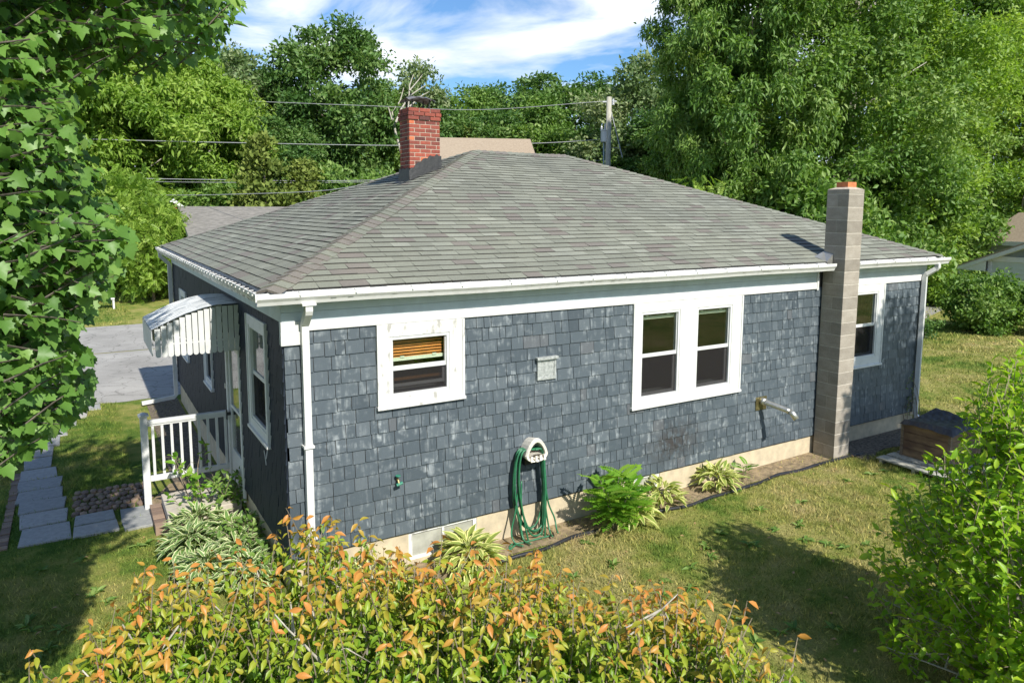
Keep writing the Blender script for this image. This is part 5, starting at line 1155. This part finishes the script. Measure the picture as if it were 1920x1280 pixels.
b = MB(); z0_, z1_ = q[2]-.2, q[2]+1.25; xa, xb, ya, yb = q[0]-.3, q[0]+9.4, q[1]-6.4, q[1]+1.6; b.poly([(xa, ya, z0_), (xb, ya, z0_), (xb, yb, z0_), (xa, yb, z0_), (xa+1.3, ya+1.3, z1_), (xb-1.3, ya+1.3, z1_), (xb-1.3, yb-1.3, z1_), (xa+1.3, yb-1.3, z1_)], [(0, 1, 5, 4), (1, 2, 6, 5), (2, 3, 7, 6), (3, 0, 4, 7), (4, 5, 6, 7)]); b.build('roof', M['brownroof'], nb2)
b = MB(); b.box((xa-.04, ya, z0_-.22), (xa, yb, z0_)); b.build('fascia', M['white'], nb2)
# utility pole
q = px2w(1138, 399, 45); px, py = q[0], q[1]; zt4 = float(px2w(1139, 186, 45)[2])
pole = empty('utility_pole', (px, py, -.5), 'weathered grey utility pole with a transformer can above the right roof slope', 'utility pole')
b = MB(); b.tube([(px, py, -.8), (px, py, zt4)], [.20, .15], 12); b.build('pole', M['greywood'], pole, smooth=True)
def at(u, v, d=45): return tuple(px2w(u, v, d))
lx = Vector(rt); c_ = Vector(at(1134.5, 256, 44.6)); b = MB(); b.lathe((c_.x, c_.y, c_.z-.35), [(.0, 0), (.24, .0), (.27, .03), (.27, .66), (.30, .67), (.30, .72), (.1, .76), (.0, .76)], 16); tr_ = b.build('transformer', M['ceramic'], pole, smooth=False)
b = MB()
for dx, hh_ in ((-.0, .42), (-.22, .26)): cc_ = c_+lx*dx; b.lathe((cc_.x, cc_.y, c_.z+.38), [(.05, 0), (.09, .05), (.05, .09), (.085, .14), (.045, .18), (.07, hh_*.55), (.02, hh_)], 8)
b.build('bushing', M['ceramic'], tr_)
b = MB(); b.tube([at(1132, 257+4, 44.7), at(1132, 330, 44.7)], .05, 8); b.build('conduit', simple('blue grey conduit', (.28, .36, .40), .5, .1), pole)
b = MB(); b.tube([at(1130, 191.5, 44.9), at(1156, 190.5, 44.9)], .05, 6); b.lathe(at(1149.5, 198, 44.8), [(.05, 0), (.10, .05), (.06, .1), (.10, .16), (.06, .21), (.10, .27), (.05, .34), (.08, .42)], 8); b.build('insulator', M['ceramic'], pole)
b = MB(); b.tube([at(1145, 206, 44.9), at(1167, 296, 44.0)], .03, 5); b.tube([at(1143, 277, 44.9), at(1161, 278, 44.2)], .02, 5); b.build('guy_wire', M['wire'], pole)
def wire(pts, label, r_=.022): b = MB(); b.tube(spl(pts, 8), r_, 5); return tag(b.build('overhead_wire', M['wire'], smooth=True), label, 'wire', 'overhead wires')
wire([at(1135, 190), at(900, 206, 45.5), at(700, 199, 46), at(450, 189, 46.5), at(215, 176, 47), at(-300, 140, 48)], 'topmost overhead wire, meeting the top of the pole')
wire([at(1126, 262), at(1000, 269, 44), at(760, 273, 42), at(450, 268, 40), at(165, 261, 38), at(-250, 250, 36)], 'second overhead wire, passing behind the brick chimney')
wire([at(1130, 300), at(900, 330, 44), at(640, 339, 42), at(400, 337, 40), at(190, 333, 38), at(-250, 322, 36)], 'upper wire of the close pair left of the roof', .02)
wire([at(1130, 306), at(900, 336, 44), at(640, 342, 42.2), at(400, 342, 40.2), at(190, 339, 38.2), at(-250, 330, 36.2)], 'lower wire of the close pair left of the roof', .015)
wire([at(690, 345, 30), at(600, 358, 31), at(450, 364, 33), at(300, 366, 35), at(-100, 362, 37)], 'lowest overhead wire, crossing in front of the cedars', .017)
# white bench on the far lawn
q = px2w(185, 545, 30); bn = empty('garden_bench', (q[0], q[1], -.37), 'small white bench on the far lawn, partly behind the maple leaves', 'bench'); b = MB(); b.box((q[0]-.6, q[1]-.25, .02), (q[0]+.55, q[1]+.2, .07)); b.build('seat', M['white'], bn)
b = MB(); b.box((q[0]-.6, q[1]+.2, .07), (q[0]+.55, q[1]+.25, .42)); b.build('backrest', M['white'], bn)
for dx in (-.55, .47): b = MB(); b.box((q[0]+dx, q[1]-.22, -.4), (q[0]+dx+.07, q[1]-.15, .019)); b.box((q[0]+dx, q[1]+.1, -.4), (q[0]+dx+.07, q[1]+.17, .019)); b.box((q[0]+dx, q[1]-.25, .071), (q[0]+dx+.07, q[1]+.19, .25)); b.build('leg', M['white'], bn)

# ================================================================ GRASS
rng = np.random.default_rng(77)
def blades(x0, x1, y0, y1, dens, h, wd, seed):
    g = np.random.default_rng(seed); n = int((x1-x0)*(y1-y0)*dens); x = g.uniform(x0, x1, n); y = g.uniform(y0, y1, n)
    # keep what the picture (and a step beside it) can see
    dx, dy = x-CAM[0], y-CAM[1]; f_ = dx*math.sin(yaw)+dy*math.cos(yaw); s_ = dx*math.cos(yaw)-dy*math.sin(yaw); k = (f_ > 1) & (np.abs(s_) < f_*.80+1.5)
    k &= ~((x > -.05) & (x < L) & (y > -.05) & (y < D)) & ~((y > 10.1) & (y < 21.7)) 
    k &= ~((x > .3) & (x < 8.6) & (y > -.42) & (y < 0) & (g.random(n) < .8)) & ~((x > 9) & (x < 11.7) & (y > -.6) & (y < 0))
    k &= ~((x > -1.2) & (x < 0) & (y > 2.3) & (y < 10) & (g.random(n) < .93)) & ~((x > -1.05) & (x < 0) & (y > .3) & (y < 2.3))
    patch = (np.sin(x*1.7+2)*np.sin(y*1.3+x*.6)+np.sin(x*4.1+y*3.3)*.5)
    for (a, c) in fl: k &= ~((x > c[0]+.012) & (x < a[0]-.012) & (y > a[1]+.012) & (y < c[1]-.012))
    for (a, c) in ct: k &= ~((x > c[0]+.012) & (x < a[0]-.012) & (y > a[1]+.012) & (y < c[1]-.012))
    k &= ~((x > -2.0) & (x < -1.02) & (y > 3.62) & (y < 4.62) & (g.random(n) < .75)) & ~((x > -2.82) & (x < -2.7) & (y > 2.95) & (y < 5.9) & (g.random(n) < .8))
    k &= g.random(n) < (.75+.25*np.clip(patch, -1, 1)); x, y = x[k], y[k]; patch = patch[k]; n = len(x); z = gz(x, y)-.005
    a = g.uniform(0, 6.283, n); ln = h*g.uniform(.45, 1.3, n)*(1+.25*patch); be = g.uniform(.1, .95, n)*ln; w_ = wd*g.uniform(.7, 1.3, n); a2 = g.uniform(0, 6.283, n)
    p0 = np.stack([x+np.cos(a)*w_, y+np.sin(a)*w_, z], 1); p1 = np.stack([x-np.cos(a)*w_, y-np.sin(a)*w_, z], 1); p2 = np.stack([x+np.cos(a2)*be, y+np.sin(a2)*be, z+ln*.85], 1)
    V = np.stack([p0, p1, p2], 1).reshape(-1, 3); return V, n, g.random(n)
VV, NN, AA = [], 0, []
for args in ((-4.5, 13, -5.2, 3.4, 2000, .06, .0058, 1), (-4.5, 0, 3.4, 10, 1500, .065, .006, 2), (-5, 0, 21.8, 30, 160, .10, .016, 4), (9, 24, -3, 12, 500, .07, .010, 5), (-8, 6, 29, 42, 50, .14, .03, 6), (20, 44, 0, 14, 80, .10, .02, 7)):
    V, n, a = blades(*args); VV.append(V); AA.append(a); NN += n
V = np.concatenate(VV); gs_ = fastmesh('grass', V, np.arange(len(V)).reshape(-1, 3), np.concatenate(AA), M['blade']); tag(gs_, 'short dry and green lawn grass around the house', 'grass', kind='stuff')
g = np.random.default_rng(9); nf_ = 260; lx_ = g.uniform(-3, 11, nf_); ly_ = g.uniform(-4.5, 3, nf_); kk = ~((lx_ > -1) & (lx_ < L) & (ly_ > -.0)); lx_, ly_ = lx_[kk], ly_[kk]; nf_ = len(lx_)
V, F, a, h = place(OVS, np.stack([lx_, ly_, gz(lx_, ly_)+.045], 1), norm(g.normal(size=(nf_, 3))*np.array([1, 1, .15])), norm(np.array([0, 0, 1.])+g.normal(0, .25, (nf_, 3))), g.uniform(.04, .07, nf_), g.random(nf_))
tag(fastmesh('fallen_leaves', V, F, a, simple('dry leaf', (.42, .27, .12), .8, .2, 30)), 'scattered dry leaves on the lawn', 'leaves', kind='stuff')
nf_ = 420; lx_ = g.uniform(-3, 11, nf_); ly_ = g.uniform(-4.5, 3, nf_); kk = ~((lx_ > -1) & (lx_ < L) & (ly_ > -.45)) & ((np.sin(lx_*2.3)+np.sin(ly_*3.1)) > -.2); lx_, ly_ = lx_[kk], ly_[kk]; nf_ = len(lx_)
T = np.repeat(np.stack([lx_, ly_, gz(lx_, ly_)], 1), 9, 0); an = g.uniform(0, 6.28, len(T)); A = np.stack([np.cos(an), np.sin(an), g.uniform(.3, .9, len(T))], 1)
V, F, a, h = place(OVN, T, A, norm(np.array([0, 0, 1.])+g.normal(0, .3, A.shape)), g.uniform(.07, .13, len(T)), g.random(len(T)))
tag(fastmesh('weeds', V, F, a, GREENS['mid'], B=h), 'low broad leaved weeds scattered through the lawn', 'weeds', kind='stuff')
print('grass blades', NN)
for k_, (e, used) in protos.items():
    assert used, k_
